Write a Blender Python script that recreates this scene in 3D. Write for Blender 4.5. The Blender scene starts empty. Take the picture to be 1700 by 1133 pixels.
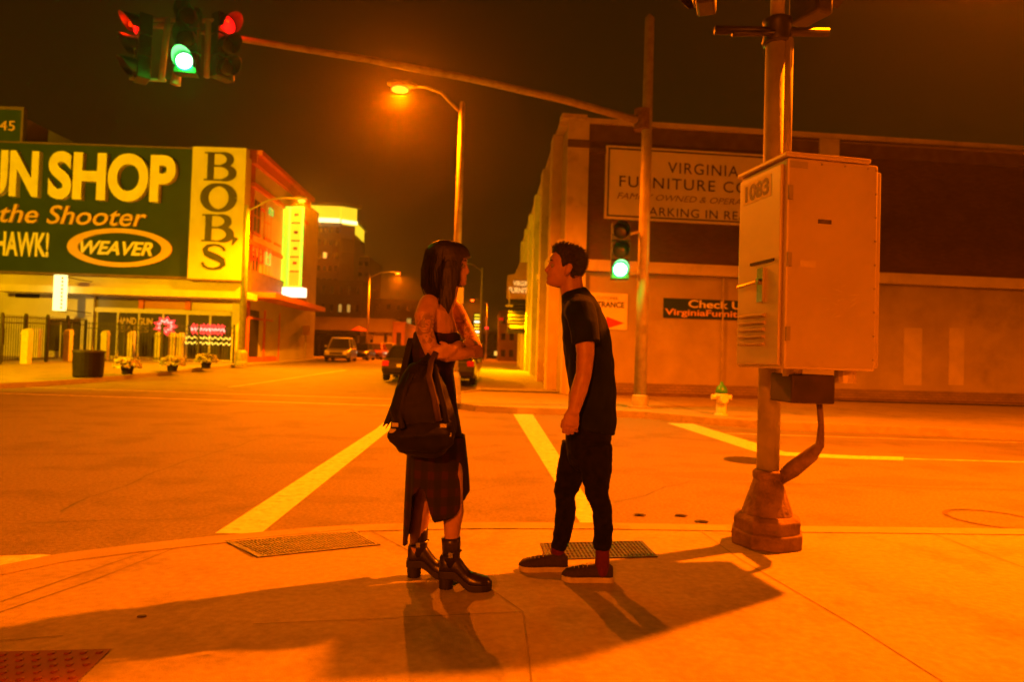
import bpy, math, random
from mathutils import Vector, Matrix, noise
random.seed(7)
R = math.radians
S = bpy.context.scene
COL = S.collection

# ------------------------------------------------------------------ camera
CAM = Vector((0, 0, 1.27)); FPX = 1133.0
yaw, pitch, roll = R(2.1), R(1.4), R(1.75)
fw = Vector((math.sin(yaw)*math.cos(pitch), math.cos(yaw)*math.cos(pitch), math.sin(pitch)))
r0 = fw.cross(Vector((0, 0, 1))).normalized(); u0 = r0.cross(fw).normalized()
rt = r0*math.cos(roll)+u0*math.sin(roll); up = u0*math.cos(roll)-r0*math.sin(roll)
cd = bpy.data.cameras.new('camera'); cam = bpy.data.objects.new('camera', cd); COL.objects.link(cam)
cam.matrix_world = Matrix((rt, up, -fw)).transposed().to_4x4()
cam.location = CAM
cd.sensor_width = 36; cd.lens = 36*FPX/1700; cd.clip_end = 3000; cd.clip_start = .05
cd.dof.use_dof = True; cd.dof.focus_distance = 3.0; cd.dof.aperture_fstop = 2.4
S.camera = cam

# ------------------------------------------------------------------ night sky and exposure
W = bpy.data.worlds.new('World'); S.world = W; W.use_nodes = True
nt = W.node_tree; bg = nt.nodes['Background']
tc = nt.nodes.new('ShaderNodeTexCoord'); sx = nt.nodes.new('ShaderNodeSeparateXYZ'); cr = nt.nodes.new('ShaderNodeValToRGB')
nt.links.new(tc.outputs['Generated'], sx.inputs[0]); nt.links.new(sx.outputs['Z'], cr.inputs[0]); nt.links.new(cr.outputs[0], bg.inputs[0])
cr.color_ramp.elements[0].position = 0; cr.color_ramp.elements[0].color = (.046, .016, .0004, 1)
cr.color_ramp.elements[1].position = .55; cr.color_ramp.elements[1].color = (.017, .0058, .0003, 1)
e = cr.color_ramp.elements.new(.22); e.color = (.030, .0105, .0003, 1)
bg.inputs[1].default_value = 1.0
S.view_settings.view_transform = 'Standard'; S.view_settings.look = 'None'
S.view_settings.exposure = 0; S.view_settings.gamma = 1
S.cycles.use_denoising = True
S.cycles.max_bounces = 5; S.cycles.sample_clamp_indirect = 4; S.cycles.caustics_reflective = False; S.cycles.caustics_refractive = False
SODIUM = (1.0, .122, .0); HALIDE = (1.0, .47, .0)

# ------------------------------------------------------------------ helpers
def sstep(a, b, x):
    t = max(0, min(1, (x-a)/(b-a))); return t*t*(3-2*t)
def ter(y): return .42*sstep(19, 38, y)+.26*sstep(36, 56, y)+.27*sstep(56, 150, y)
def ray(px, py): return fw+rt*((px-850)/FPX)-up*((py-566.5)/FPX)
def at(px, py, Y):
    d = ray(px, py); return CAM+d*(Y/d.y)
def gnd(px, py, z=0.0, t_=True):
    d = ray(px, py); zz = z; p = None
    for _ in range(40):
        t = (zz-CAM.z)/d.z; p = CAM+d*t
        zz = .5*zz+.5*(z+(ter(p.y) if t_ else 0))
    return p
class Plane:
    def __init__(s, o, u):
        s.o = Vector((o[0], o[1], 0)); s.u = Vector((u[0], u[1], 0)).normalized(); s.n = Vector((s.u.y, -s.u.x, 0))
    def pt(s, a, z, d=0): return s.o+s.u*a+Vector((0, 0, z))+s.n*d
    def px(s, x, y, d=0):
        r = ray(x, y); o = s.o+s.n*d
        t = (o-CAM).dot(s.n)/r.dot(s.n); p = CAM+r*t
        return (p-s.o).dot(s.u), p.z
    def rect(s, x0, y0, x1, y1, d=0):
        a = s.px(x0, y0, d); b = s.px(x1, y0, d); c = s.px(x0, y1, d); e = s.px(x1, y1, d)
        return min(a[0], c[0])*.5+max(a[0], c[0])*.5, (c[1]+e[1])/2, (b[0]+e[0])/2, (a[1]+b[1])/2   # s0,z0,s1,z1

class MB:
    def __init__(s): s.v = []; s.f = []
    def add(s, vs, fs):
        n = len(s.v); s.v += [Vector(v) for v in vs]; s.f += [tuple(i+n for i in f) for f in fs]; return s
    def box(s, x0, y0, z0, x1, y1, z1):
        return s.hexa([(x0, y0, z0), (x1, y0, z0), (x1, y1, z0), (x0, y1, z0)], [(x0, y0, z1), (x1, y0, z1), (x1, y1, z1), (x0, y1, z1)])
    def hexa(s, b, t):
        return s.add(list(b)+list(t), [(3, 2, 1, 0), (4, 5, 6, 7), (0, 1, 5, 4), (1, 2, 6, 5), (2, 3, 7, 6), (3, 0, 4, 7)])
    def pbox(s, P, a0, a1, z0, z1, d0, d1):
        q = lambda a, d, z: P.pt(a, z, d)
        return s.hexa([q(a0, d1, z0), q(a1, d1, z0), q(a1, d0, z0), q(a0, d0, z0)], [q(a0, d1, z1), q(a1, d1, z1), q(a1, d0, z1), q(a0, d0, z1)])
    def prism(s, poly, z0, z1):
        n = len(poly)
        zb = [z0+0*p[0] if len(p) < 3 else p[2]+z0 for p in poly]; zt = [z1 if len(p) < 3 else p[2]+z1 for p in poly]
        vs = [(p[0], p[1], zb[i]) for i, p in enumerate(poly)]+[(p[0], p[1], zt[i]) for i, p in enumerate(poly)]
        return s.add(vs, [tuple(range(n-1, -1, -1)), tuple(range(n, 2*n))]+[(i, (i+1) % n, n+(i+1) % n, n+i) for i in range(n)])
    def pprism(s, P, poly, d0, d1):   # polygon in plane coords
        n = len(poly); vs = [P.pt(a, z, d0) for a, z in poly]+[P.pt(a, z, d1) for a, z in poly]
        return s.add(vs, [tuple(range(n-1, -1, -1)), tuple(range(n, 2*n))]+[(i, (i+1) % n, n+(i+1) % n, n+i) for i in range(n)])
    def tube(s, pts, r, n=10, cap=True): return s.loft(pts, [r]*len(pts) if not isinstance(r, (list, tuple)) else r, n=n, cap=cap)
    def loft(s, pts, rad, ref=(0, 1, 0), n=16, cap=True, rnd=False):
        pts = [Vector(p) for p in pts]; ref = Vector(ref)
        rad = [(r, r) if not isinstance(r, (tuple, list)) else r for r in rad]
        if rnd:
            a = (pts[0]-pts[1]).normalized(); b = (pts[-1]-pts[-2]).normalized(); ra, rb = rad[0], rad[-1]
            m0, m1 = min(ra), min(rb)
            pts = [pts[0]+a*m0*.95, pts[0]+a*m0*.6]+pts+[pts[-1]+b*m1*.6, pts[-1]+b*m1*.95]
            rad = [(ra[0]*.3, ra[1]*.3), (ra[0]*.8, ra[1]*.8)]+rad+[(rb[0]*.8, rb[1]*.8), (rb[0]*.3, rb[1]*.3)]
        vs = []; N = len(pts)
        for i, p in enumerate(pts):
            t = (pts[min(i+1, N-1)]-pts[max(i-1, 0)]).normalized()
            rr = ref
            if abs(t.dot(rr)) > .95: rr = Vector((1, 0, 0)) if abs(t.x) < .9 else Vector((0, 0, 1))
            a = (rr-t*rr.dot(t)).normalized(); b = t.cross(a)
            for k in range(n):
                w = 2*math.pi*k/n; vs.append(p+a*(rad[i][0]*math.cos(w))+b*(rad[i][1]*math.sin(w)))
        fs = [(i*n+k, i*n+(k+1) % n, (i+1)*n+(k+1) % n, (i+1)*n+k) for i in range(N-1) for k in range(n)]
        if cap: fs += [tuple(range(n-1, -1, -1)), tuple((N-1)*n+k for k in range(n))]
        return s.add(vs, fs)
    def lathe(s, c, prof, n=20):
        c = Vector(c); return s.rings([[c+Vector((r*math.cos(2*math.pi*k/n), r*math.sin(2*math.pi*k/n), z)) for k in range(n)] for r, z in prof])
    def rings(s, rg, closed=True, cap=True):
        n = len(rg[0]); N = len(rg); vs = [p for q in rg for p in q]
        fs = [(i*n+k, i*n+(k+1) % n, (i+1)*n+(k+1) % n, (i+1)*n+k) for i in range(N-1) for k in range(n if closed else n-1)]
        if cap and closed: fs += [tuple(range(n-1, -1, -1)), tuple((N-1)*n+k for k in range(n))]
        return s.add(vs, fs)
    def ball(s, c, r, n=12, m=8):
        c = Vector(c); r = r if isinstance(r, (tuple, list)) else (r, r, r)
        rg = []
        for i in range(m+1):
            t = -math.pi/2+math.pi*(i if 0 < i < m else (i+.02 if i == 0 else i-.02))/m
            rg.append([c+Vector((r[0]*math.cos(t)*math.cos(2*math.pi*k/n), r[1]*math.cos(t)*math.sin(2*math.pi*k/n), r[2]*math.sin(t))) for k in range(n)])
        return s.rings(rg)
    def disc_rect(s): return s

ABS = {}
def newmesh(name, mb, mat, smooth=False):
    me = bpy.data.meshes.new(name); me.from_pydata([tuple(v) for v in mb.v], [], mb.f); me.update()
    if mat: me.materials.append(mat)
    if smooth:
        for p in me.polygons: p.use_smooth = True
    return me
def root(name, loc, label, cat, group=None):
    o = bpy.data.objects.new(name, None); COL.objects.link(o); o.location = loc; o.empty_display_size = .2
    ABS[o.name] = Vector(loc); tag(o, label, cat, group); return o
def tag(o, label=None, cat=None, group=None, kind=None):
    if label: o['label'] = label
    if cat: o['category'] = cat
    if group: o['group'] = group
    if kind: o['kind'] = kind
    return o
def link(name, me, parent=None, loc=None):
    """mesh data in world coordinates -> object whose origin is the parent's origin (or its own base)"""
    if parent is not None: o0 = ABS[parent.name]
    else:
        xs = [v.co for v in me.vertices]
        o0 = Vector(((min(v.x for v in xs)+max(v.x for v in xs))/2, (min(v.y for v in xs)+max(v.y for v in xs))/2, min(v.z for v in xs)))
    me.transform(Matrix.Translation(-o0))
    o = bpy.data.objects.new(name, me); COL.objects.link(o)
    if parent is not None: o.parent = parent
    else: o.location = o0
    ABS[o.name] = o0
    return o
def obj(name, mb, mat, parent=None, smooth=False, bevel=0, **kw):
    me = newmesh(name, mb, mat, smooth)
    o = link(name, me, parent)
    if bevel:
        m = o.modifiers.new('b', 'BEVEL'); m.width = bevel; m.segments = 2; m.limit_method = 'ANGLE'
    if kw: tag(o, **kw)
    return o
def struct(name, mb, mat, **kw):
    o = obj(name, mb, mat, **kw); o['kind'] = 'structure'; return o
def kids(o): return [c for c in list(COL.objects) if c.parent == o]
def dup(o, loc=None, rz=None, label=None, parent=None):
    c = o.copy(); COL.objects.link(c)
    if parent is not None: c.parent = parent
    if loc is not None: c.location = loc
    if rz is not None: c.rotation_euler = (0, 0, rz)
    if label: c['label'] = label
    ch = kids(o)
    for k in ch: dup(k, parent=c)
    return c
def baked(mb, voxel, smooth=6, disp=None, name='b', subsmooth=.5):
    """union of overlapping closed volumes into one continuous skin"""
    me = newmesh(name, mb, None); o = bpy.data.objects.new('tmp', me); COL.objects.link(o)
    m = o.modifiers.new('r', 'REMESH'); m.mode = 'VOXEL'; m.voxel_size = voxel
    m = o.modifiers.new('s', 'SMOOTH'); m.iterations = smooth; m.factor = subsmooth
    dg = bpy.context.evaluated_depsgraph_get(); dg.update()
    r = bpy.data.meshes.new_from_object(o.evaluated_get(dg)); r.name = name
    bpy.data.objects.remove(o); bpy.data.meshes.remove(me)
    if disp:
        cs = [(v.co.copy(), v.normal.copy()) for v in r.vertices]
        for v, (c_, n_) in zip(r.vertices, cs): v.co = c_+disp(c_, n_)
    for p in r.polygons: p.use_smooth = True
    return r
def bobj(name, mb, mat, parent, voxel=.005, smooth=6, disp=None, label=None):
    me = baked(mb, voxel, smooth, disp, name); me.materials.clear(); me.materials.append(mat)
    o = link(name, me, parent)
    if label: o['label'] = label
    return o

# ------------------------------------------------------------------ materials
def pm(name, c1, c2=None, scale=6, rough=.7, bump=0, bscale=None, metal=0, detail=6, spec=.4, dist=.02, coat=0, stops=(.35, .65), stain=None, rvar=0):
    m = bpy.data.materials.new(name); m.use_nodes = True; t = m.node_tree; b = t.nodes['Principled BSDF']
    b.inputs['Roughness'].default_value = rough; b.inputs['Metallic'].default_value = metal; b.inputs['Specular IOR Level'].default_value = spec
    if coat: b.inputs['Coat Weight'].default_value = coat
    c = t.nodes.new('ShaderNodeNewGeometry')
    c1 = tuple(c1)+(1,); c2 = tuple(c2)+(1,) if c2 else c1
    n = t.nodes.new('ShaderNodeTexNoise'); n.inputs['Scale'].default_value = scale; n.inputs['Detail'].default_value = detail
    t.links.new(c.outputs['Position'], n.inputs['Vector'])
    r = t.nodes.new('ShaderNodeValToRGB'); r.color_ramp.elements[0].color = c1; r.color_ramp.elements[1].color = c2
    r.color_ramp.elements[0].position, r.color_ramp.elements[1].position = stops
    t.links.new(n.outputs['Fac'], r.inputs[0]); out = r.outputs[0]
    if stain:      # (scale, threshold, strength)
        n2 = t.nodes.new('ShaderNodeTexNoise'); n2.inputs['Scale'].default_value = stain[0]; n2.inputs['Detail'].default_value = 8; n2.inputs['Roughness'].default_value = .65
        t.links.new(c.outputs['Position'], n2.inputs['Vector'])
        r2 = t.nodes.new('ShaderNodeValToRGB'); r2.color_ramp.elements[0].position = stain[1]; r2.color_ramp.elements[1].position = stain[1]+.12
        k = 1-stain[2]; r2.color_ramp.elements[0].color = (1, 1, 1, 1); r2.color_ramp.elements[1].color = (k, k, k, 1)
        t.links.new(n2.outputs['Fac'], r2.inputs[0])
        mx = t.nodes.new('ShaderNodeMix'); mx.data_type = 'RGBA'; mx.blend_type = 'MULTIPLY'; mx.inputs[0].default_value = 1
        t.links.new(out, mx.inputs[6]); t.links.new(r2.outputs[0], mx.inputs[7]); out = mx.outputs[2]
    t.links.new(out, b.inputs['Base Color'])
    if rvar:
        mr = t.nodes.new('ShaderNodeMapRange'); mr.inputs[3].default_value = rough-rvar; mr.inputs[4].default_value = rough+rvar
        t.links.new(n.outputs['Fac'], mr.inputs[0]); t.links.new(mr.outputs[0], b.inputs['Roughness'])
    if bump:
        bn = t.nodes.new('ShaderNodeTexNoise'); bn.inputs['Scale'].default_value = bscale or scale*8; bn.inputs['Detail'].default_value = 6
        t.links.new(c.outputs['Position'], bn.inputs['Vector'])
        bb = t.nodes.new('ShaderNodeBump'); bb.inputs['Strength'].default_value = bump; bb.inputs['Distance'].default_value = dist
        t.links.new(bn.outputs['Fac'], bb.inputs['Height']); t.links.new(bb.outputs[0], b.inputs['Normal'])
    return m
def em(name, col, s):
    m = bpy.data.materials.new(name); m.use_nodes = True; b = m.node_tree.nodes['Principled BSDF']
    b.inputs['Base Color'].default_value = (col[0]*.3, col[1]*.3, col[2]*.3, 1); b.inputs['Emission Color'].default_value = tuple(col)+(1,)
    b.inputs['Emission Strength'].default_value = s; return m
def brick(name, c1, c2, mortar, sc=1.0, rot=None):
    m = bpy.data.materials.new(name); m.use_nodes = True; t = m.node_tree; b = t.nodes['Principled BSDF']; b.inputs['Roughness'].default_value = .85
    g = t.nodes.new('ShaderNodeNewGeometry'); s = t.nodes.new('ShaderNodeSeparateXYZ'); t.links.new(g.outputs['Position'], s.inputs[0])
    a = t.nodes.new('ShaderNodeMath'); a.operation = 'ADD'; t.links.new(s.outputs['X'], a.inputs[0]); t.links.new(s.outputs['Y'], a.inputs[1])
    cm = t.nodes.new('ShaderNodeCombineXYZ'); t.links.new(a.outputs[0], cm.inputs[0]); t.links.new(s.outputs['Z'], cm.inputs[1])
    k = t.nodes.new('ShaderNodeTexBrick'); t.links.new(cm.outputs[0], k.inputs['Vector'])
    k.inputs['Color1'].default_value = tuple(c1)+(1,); k.inputs['Color2'].default_value = tuple(c2)+(1,); k.inputs['Mortar'].default_value = tuple(mortar)+(1,)
    k.inputs['Scale'].default_value = sc; k.inputs['Brick Width'].default_value = .4; k.inputs['Row Height'].default_value = .13; k.inputs['Mortar Size'].default_value = .012
    n = t.nodes.new('ShaderNodeTexNoise'); n.inputs['Scale'].default_value = 1.3; t.links.new(g.outputs['Position'], n.inputs['Vector'])
    mr = t.nodes.new('ShaderNodeMapRange'); mr.inputs[3].default_value = .65; mr.inputs[4].default_value = 1.3; t.links.new(n.outputs['Fac'], mr.inputs[0])
    mx = t.nodes.new('ShaderNodeMix'); mx.data_type = 'RGBA'; mx.blend_type = 'MULTIPLY'; mx.inputs[0].default_value = 1
    t.links.new(k.outputs['Color'], mx.inputs[6]); t.links.new(mr.outputs[0], mx.inputs[7]); t.links.new(mx.outputs[2], b.inputs['Base Color'])
    bb = t.nodes.new('ShaderNodeBump'); bb.inputs['Strength'].default_value = .5; bb.inputs['Distance'].default_value = .01; bb.invert = True
    t.links.new(k.outputs['Fac'], bb.inputs['Height']); t.links.new(bb.outputs[0], b.inputs['Normal'])
    return m
def glass(name, tint=(.02, .02, .02)):
    m = pm(name, tint, rough=.08, spec=.6); return m

M = {}
M['asphalt'] = pm('asphalt', (.105, .10, .09), (.225, .21, .19), 34, .78, .7, 110, detail=12, rvar=.1, dist=.014, stain=(1.1, .50, .24), spec=.5, stops=(.28, .72))
M['concrete'] = pm('concrete', (.235, .22, .20), (.345, .325, .295), 26, .82, .45, 150, detail=12, dist=.006, stain=(2.3, .52, .24), rvar=.1, stops=(.25, .75))
M['kerb'] = pm('kerb_stone', (.27, .25, .22), (.36, .33, .3), 3, .85, .3, 60, stain=(3, .5, .3))
M['joint'] = pm('joint', (.07, .06, .05), (.12, .1, .09), 12, .9)
M['paint'] = pm('road_paint', (.56, .54, .5), (.74, .72, .66), 14, .6, .3, 90, detail=10, stain=(9, .55, .45))
M['thinpaint'] = pm('worn_road_paint', (.46, .44, .41), (.68, .65, .6), 9, .65, stain=(4, .5, .35))
M['tactile'] = pm('tactile_red', (.11, .02, .012), (.16, .03, .016), 5, .7)
M['cast'] = pm('cast_iron', (.05, .045, .04), (.09, .08, .07), 14, .5, .4, 60, metal=.6)
M['void'] = pm('dark_void', (.006, .005, .005))
M['stucco'] = pm('stucco', (.29, .265, .22), (.37, .34, .29), 1.1, .85, .25, 40, stain=(.5, .55, .22))
M['ledge'] = pm('ledge_stone', (.5, .46, .38), (.58, .54, .46), 2, .8, stain=(1.2, .55, .25))
M['brown'] = brick('brown_brick', (.085, .05, .035), (.115, .068, .045), (.08, .055, .04), 2)
M['basebrick'] = brick('base_brick', (.22, .18, .14), (.27, .22, .17), (.12, .1, .08), 1.6)
M['trim'] = pm('dark_trim', (.10, .07, .05), (.14, .1, .07), 3)
M['cream'] = pm('cream_wall', (.44, .42, .36), (.54, .52, .45), .6, .8, .15, 30, stain=(.4, .55, .15))
M['creamtrim'] = pm('cream_trim', (.55, .53, .46), (.62, .6, .52), 2, .7)
M['green'] = pm('sign_green', (.016, .042, .012), (.022, .052, .016), 1, .75, spec=.2)
M['white'] = pm('white_sign', (.62, .6, .54), (.7, .68, .6), 2, .5)
M['gold'] = pm('gold_letter', (.58, .36, .12), (.62, .4, .14), 2, .5)
M['black'] = pm('black_letter', (.012, .012, .012), rough=.5)
M['redbrick'] = brick('red_brick', (.36, .045, .02), (.42, .055, .025), (.25, .07, .04), 2)
M['redtrim'] = pm('red_trim', (.50, .12, .05), (.58, .15, .07), 3)
M['galv'] = pm('galvanised', (.30, .28, .25), (.40, .38, .34), 5, .62, .15, 40, metal=.3, stain=(3, .56, .2))
M['cabinet'] = pm('cabinet_metal', (.46, .40, .32), (.52, .46, .37), 2.5, .42, .06, 4, metal=.15, stain=(2.2, .6, .16), rvar=.08, spec=.5)
M['rust'] = pm('rusty_base', (.14, .09, .06), (.24, .16, .11), 9, .75, .5, 50, metal=.2, stain=(6, .5, .3))
M['mastsig'] = pm('signal_black', (.012, .012, .011), (.02, .019, .017), 10, .45)
M['lensoff_r'] = pm('red_lens_off', (.012, .003, .002), rough=.5)
M['lensoff'] = pm('lens_off', (.03, .02, .01), rough=.25)
M['lens_g'] = em('green_light', (.02, 1, .26), 3.0)
M['lens_gw'] = em('green_light_core', (.7, 1, .8), 9)
M['lens_r'] = em('red_light', (1, .004, .004), 2.2)
M['lamp'] = em('sodium_lens', (1, .05, .002), 20)
M['glassdark'] = glass('dark_glass')
M['interior'] = pm('dark_interior', (.012, .011, .01), (.03, .025, .02), 1.2, .6)
M['fence'] = pm('black_iron', (.03, .03, .028), (.05, .048, .045), 5, .5, metal=.4)
M['post'] = pm('painted_post', (.5, .48, .4), (.6, .57, .48), 6, .6)
M['pot'] = pm('planter_black', (.007, .006, .005), (.013, .011, .01), 9, .7, spec=.2)
M['flower'] = pm('cream_blossom', (.6, .58, .42), (.85, .82, .7), 40, .7)
M['leaf'] = pm('leaf', (.04, .07, .02), (.1, .13, .05), 30, .7)
M['hyd'] = pm('hydrant_paint', (.62, .6, .55), (.72, .7, .64), 12, .4)
M['hydgreen'] = pm('hydrant_cap', (.03, .22, .05), (.04, .26, .07), 9, .4)
M['rubber'] = pm('tyre', (.015, .015, .015), rough=.85)
M['rim'] = pm('rim_metal', (.3, .3, .3), rough=.35, metal=.8)
M['chrome'] = pm('chrome', (.5, .5, .5), rough=.2, metal=1)
M['tail'] = em('tail_light', (1, .006, .004), .3)
M['tailoff'] = pm('tail_lens', (.3, .012, .01), rough=.2)
M['head_off'] = pm('head_lens', (.5, .5, .48), rough=.12)
M['head_on'] = em('head_light', (1, .85, .4), 9)
M['plate'] = pm('licence_plate', (.55, .55, .5), rough=.4)
M['tower'] = pm('tower_concrete', (.24, .20, .16), (.30, .26, .2), .1, .8)
M['winoff'] = glass('far_window', (.015, .012, .01))
M['winlit'] = em('lit_window', (1, .5, .06), 1.5)
M['winlit2'] = em('dim_lit_window', (1, .55, .08), .5)
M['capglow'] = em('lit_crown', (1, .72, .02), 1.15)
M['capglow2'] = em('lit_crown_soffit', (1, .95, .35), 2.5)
M['neon_y'] = em('neon_yellow', (.95, .85, .02), 1.15)
M['neon_g'] = em('neon_green', (.28, 1, .04), 1.6)
M['neon_w'] = em('neon_white', (1, 1, .62), 2.2)
M['neon_r'] = em('neon_red', (1, .035, .03), 3)
M['neon_p'] = em('neon_pink', (1, .30, .22), 3)
M['neon_o'] = em('neon_amber', (1, .62, .05), 2.2)
M['signwhite'] = em('lit_sign_white', (1, .93, .3), 2.2)
def skinmat(name, c1, c2, tattoo=None):
    m = pm(name, c1, c2, 22, .5, .12, 300, spec=.4, dist=.002)
    if tattoo:
        t = m.node_tree; b = t.nodes['Principled BSDF']; src = b.inputs['Base Color'].links[0].from_socket
        g = t.nodes.new('ShaderNodeNewGeometry'); acc = None
        for (c, rad) in tattoo:
            d = t.nodes.new('ShaderNodeVectorMath'); d.operation = 'DISTANCE'; d.inputs[1].default_value = tuple(c); t.links.new(g.outputs['Position'], d.inputs[0])
            mr = t.nodes.new('ShaderNodeMapRange'); mr.inputs[1].default_value = rad; mr.inputs[2].default_value = rad*.75; t.links.new(d.outputs['Value'], mr.inputs[0])
            if acc is None: acc = mr.outputs[0]
            else:
                mx = t.nodes.new('ShaderNodeMath'); mx.operation = 'MAXIMUM'; t.links.new(acc, mx.inputs[0]); t.links.new(mr.outputs[0], mx.inputs[1]); acc = mx.outputs[0]
        n = t.nodes.new('ShaderNodeTexNoise'); n.inputs['Scale'].default_value = 26; n.inputs['Detail'].default_value = 3; n.inputs['Distortion'].default_value = 2.2; t.links.new(g.outputs['Position'], n.inputs['Vector'])
        cr_ = t.nodes.new('ShaderNodeValToRGB'); cr_.color_ramp.elements[0].position = .47; cr_.color_ramp.elements[1].position = .52; t.links.new(n.outputs['Fac'], cr_.inputs[0])
        mu = t.nodes.new('ShaderNodeMath'); mu.operation = 'MULTIPLY'; t.links.new(acc, mu.inputs[0]); t.links.new(cr_.outputs[0], mu.inputs[1])
        m2 = t.nodes.new('ShaderNodeMath'); m2.operation = 'MULTIPLY'; m2.inputs[1].default_value = .5; t.links.new(mu.outputs[0], m2.inputs[0])
        mx = t.nodes.new('ShaderNodeMix'); mx.data_type = 'RGBA'; t.links.new(m2.outputs[0], mx.inputs[0]); t.links.new(src, mx.inputs[6]); mx.inputs[7].default_value = (.03, .03, .035, 1)
        t.links.new(mx.outputs[2], b.inputs['Base Color'])
    return m

# ------------------------------------------------------------------ writing
def text_mesh(s, shear=0, offset=0, spacing=1.0):
    c = bpy.data.curves.new('t', 'FONT'); c.body = s; c.size = 1; c.shear = shear; c.offset = offset; c.space_character = spacing; c.resolution_u = 7
    c.align_x = 'LEFT'; o = bpy.data.objects.new('t', c); COL.objects.link(o)
    dg = bpy.context.evaluated_depsgraph_get(); dg.update(); me = bpy.data.meshes.new_from_object(o.evaluated_get(dg))
    bpy.data.objects.remove(o); bpy.data.curves.remove(c); return me
def lettering(parent, s, P, rect, d, mat, depth=.02, shear=0, offset=.0, name='lettering', spacing=1.0, glow=None):
    """flat face + sides fitted to rect (s0,z0,s1,z1) on plane P"""
    me = text_mesh(s, shear, offset, spacing)
    xs = [v.co.x for v in me.vertices]; ys = [v.co.y for v in me.vertices]
    x0, x1, y0, y1 = min(xs), max(xs), min(ys), max(ys); s0, z0, s1, z1 = rect
    f = lambda v, dd: P.pt(s0+(v.x-x0)/(x1-x0)*(s1-s0), z0+(v.y-y0)/(y1-y0)*(z1-z0), dd)
    mb = MB(); vs = [f(v.co, d+depth) for v in me.vertices]; fs = [tuple(p.vertices) for p in me.polygons]
    n = len(vs); back = [f(v.co, d) for v in me.vertices]
    cnt = {}
    for p in fs:
        for i in range(len(p)):
            a, b = p[i], p[(i+1) % len(p)]; cnt[(a, b)] = 1
    side = [(b, a, a+n, b+n) for (a, b) in cnt if (b, a) not in cnt]
    mb.add(vs+back, fs+side); bpy.data.meshes.remove(me)
    return obj(name, mb, mat, parent)
def plane_rect(P, x0, y0, x1, y1): return P.rect(x0, y0, x1, y1)

# ================================================================== GROUND
def lerp_tab(tab, y):
    if y <= tab[0][0]: return tab[0][1]
    for (a, xa), (b, xb) in zip(tab, tab[1:]):
        if y <= b: return xa+(xb-xa)*(y-a)/(b-a)
    return tab[-1][1]
ys = [-60, -20, 0, 8, 14, 18]+[18+i for i in range(1, 42)]+[62+4*i for i in range(24)]+[200, 300, 400]
mb = MB(); mb.rings([[Vector((x, y, ter(y))) for x in (-240, -60, -20, 0, 20, 60, 240)] for y in ys], closed=False)
struct('road', mb, M['asphalt'])
def poly_px(pts, z=.12, t_=False): return [gnd(x, y, z, t_) for x, y in pts]
near_edge = [p.xy for p in poly_px([(1700, 881), (1300, 876), (1000, 871), (800, 870), (680, 872), (600, 874), (520, 879), (440, 886), (340, 895), (230, 907), (100, 923), (0, 943)])]
near_edge = [Vector((60, near_edge[0].y))]+near_edge+[Vector((-3.35, 2.9)), Vector((-3.9, 1.8)), Vector((-4.2, .5)), Vector((-4.3, -40))]
mb = MB(); mb.prism([(p.x, p.y) for p in near_edge]+[(60, -40)], -.05, .12)
struct('near_sidewalk', mb, M['concrete'])
def strip(poly, w, z0, z1, side=1, dz=0):
    """band of width w inside a polyline (x,y[,z])"""
    mb = MB(); P_ = [Vector((p[0], p[1])) for p in poly]; rg = []
    for i, p in enumerate(P_):
        t = (P_[min(i+1, len(P_)-1)]-P_[max(i-1, 0)]).normalized(); n = Vector((-t.y, t.x))*side*w
        a = p; b = p+n; g = ter(p.y)
        rg.append([Vector((a.x, a.y, g+z0)), Vector((b.x, b.y, g+z0)), Vector((b.x, b.y, g+z1)), Vector((a.x, a.y, g+z1))])
    mb.rings(rg); return mb
def inset_edge(poly, w):
    P_ = [Vector((p[0], p[1])) for p in poly]; out = []
    for i, p in enumerate(P_):
        t = (P_[min(i+1, len(P_)-1)]-P_[max(i-1, 0)]).normalized(); out.append(p+Vector((-t.y, t.x))*w)
    return out
struct('kerb_stone_near', strip(inset_edge(near_edge[1:-1], -.02), .17, -.02, .126), M['kerb'])
# far corner block with the furniture store
fe = [p.xy for p in poly_px([(790, 684), (860, 688), (940, 690), (1069, 695), (1180, 706), (1295, 714), (1500, 722), (1700, 732)], 0, False)]
fe_poly = [Vector((-.3, 26)), Vector((-.32, 22.5)), Vector((-.9, 21)), Vector((-1.02, 18)), Vector((-.85, 16.6))]+fe+[Vector((70, fe[-1].y-.3))]
mb = MB(); mb.prism([(p.x, p.y, 0) for p in fe_poly[1:]]+[(70, 22.5, 0)], -.05, .14)
yy = [22.5+i*1.5 for i in range(52)]+[110, 130, 160, 220]
rg = []
for y in yy:
    xl = lerp_tab([(22.5, -.32), (26, -.3), (300, -.3)], y); g = ter(y)
    rg.append([Vector((xl, y, g-.1)), Vector((xl, y, g+.14)), Vector((90, y, g+.14))])
mb.rings(rg, closed=False)
struct('far_sidewalk', mb, M['concrete'])
edge = [(-.3, 220-4*i) for i in range(49)]+[(p.x, p.y) for p in fe_poly]
edge = [p for i, p in enumerate(edge) if not (i < 49 and p[1] < 28)]
struct('kerb_stone_far', strip(inset_edge(edge, -.01), .17, -.02, .147), M['kerb'])
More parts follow.
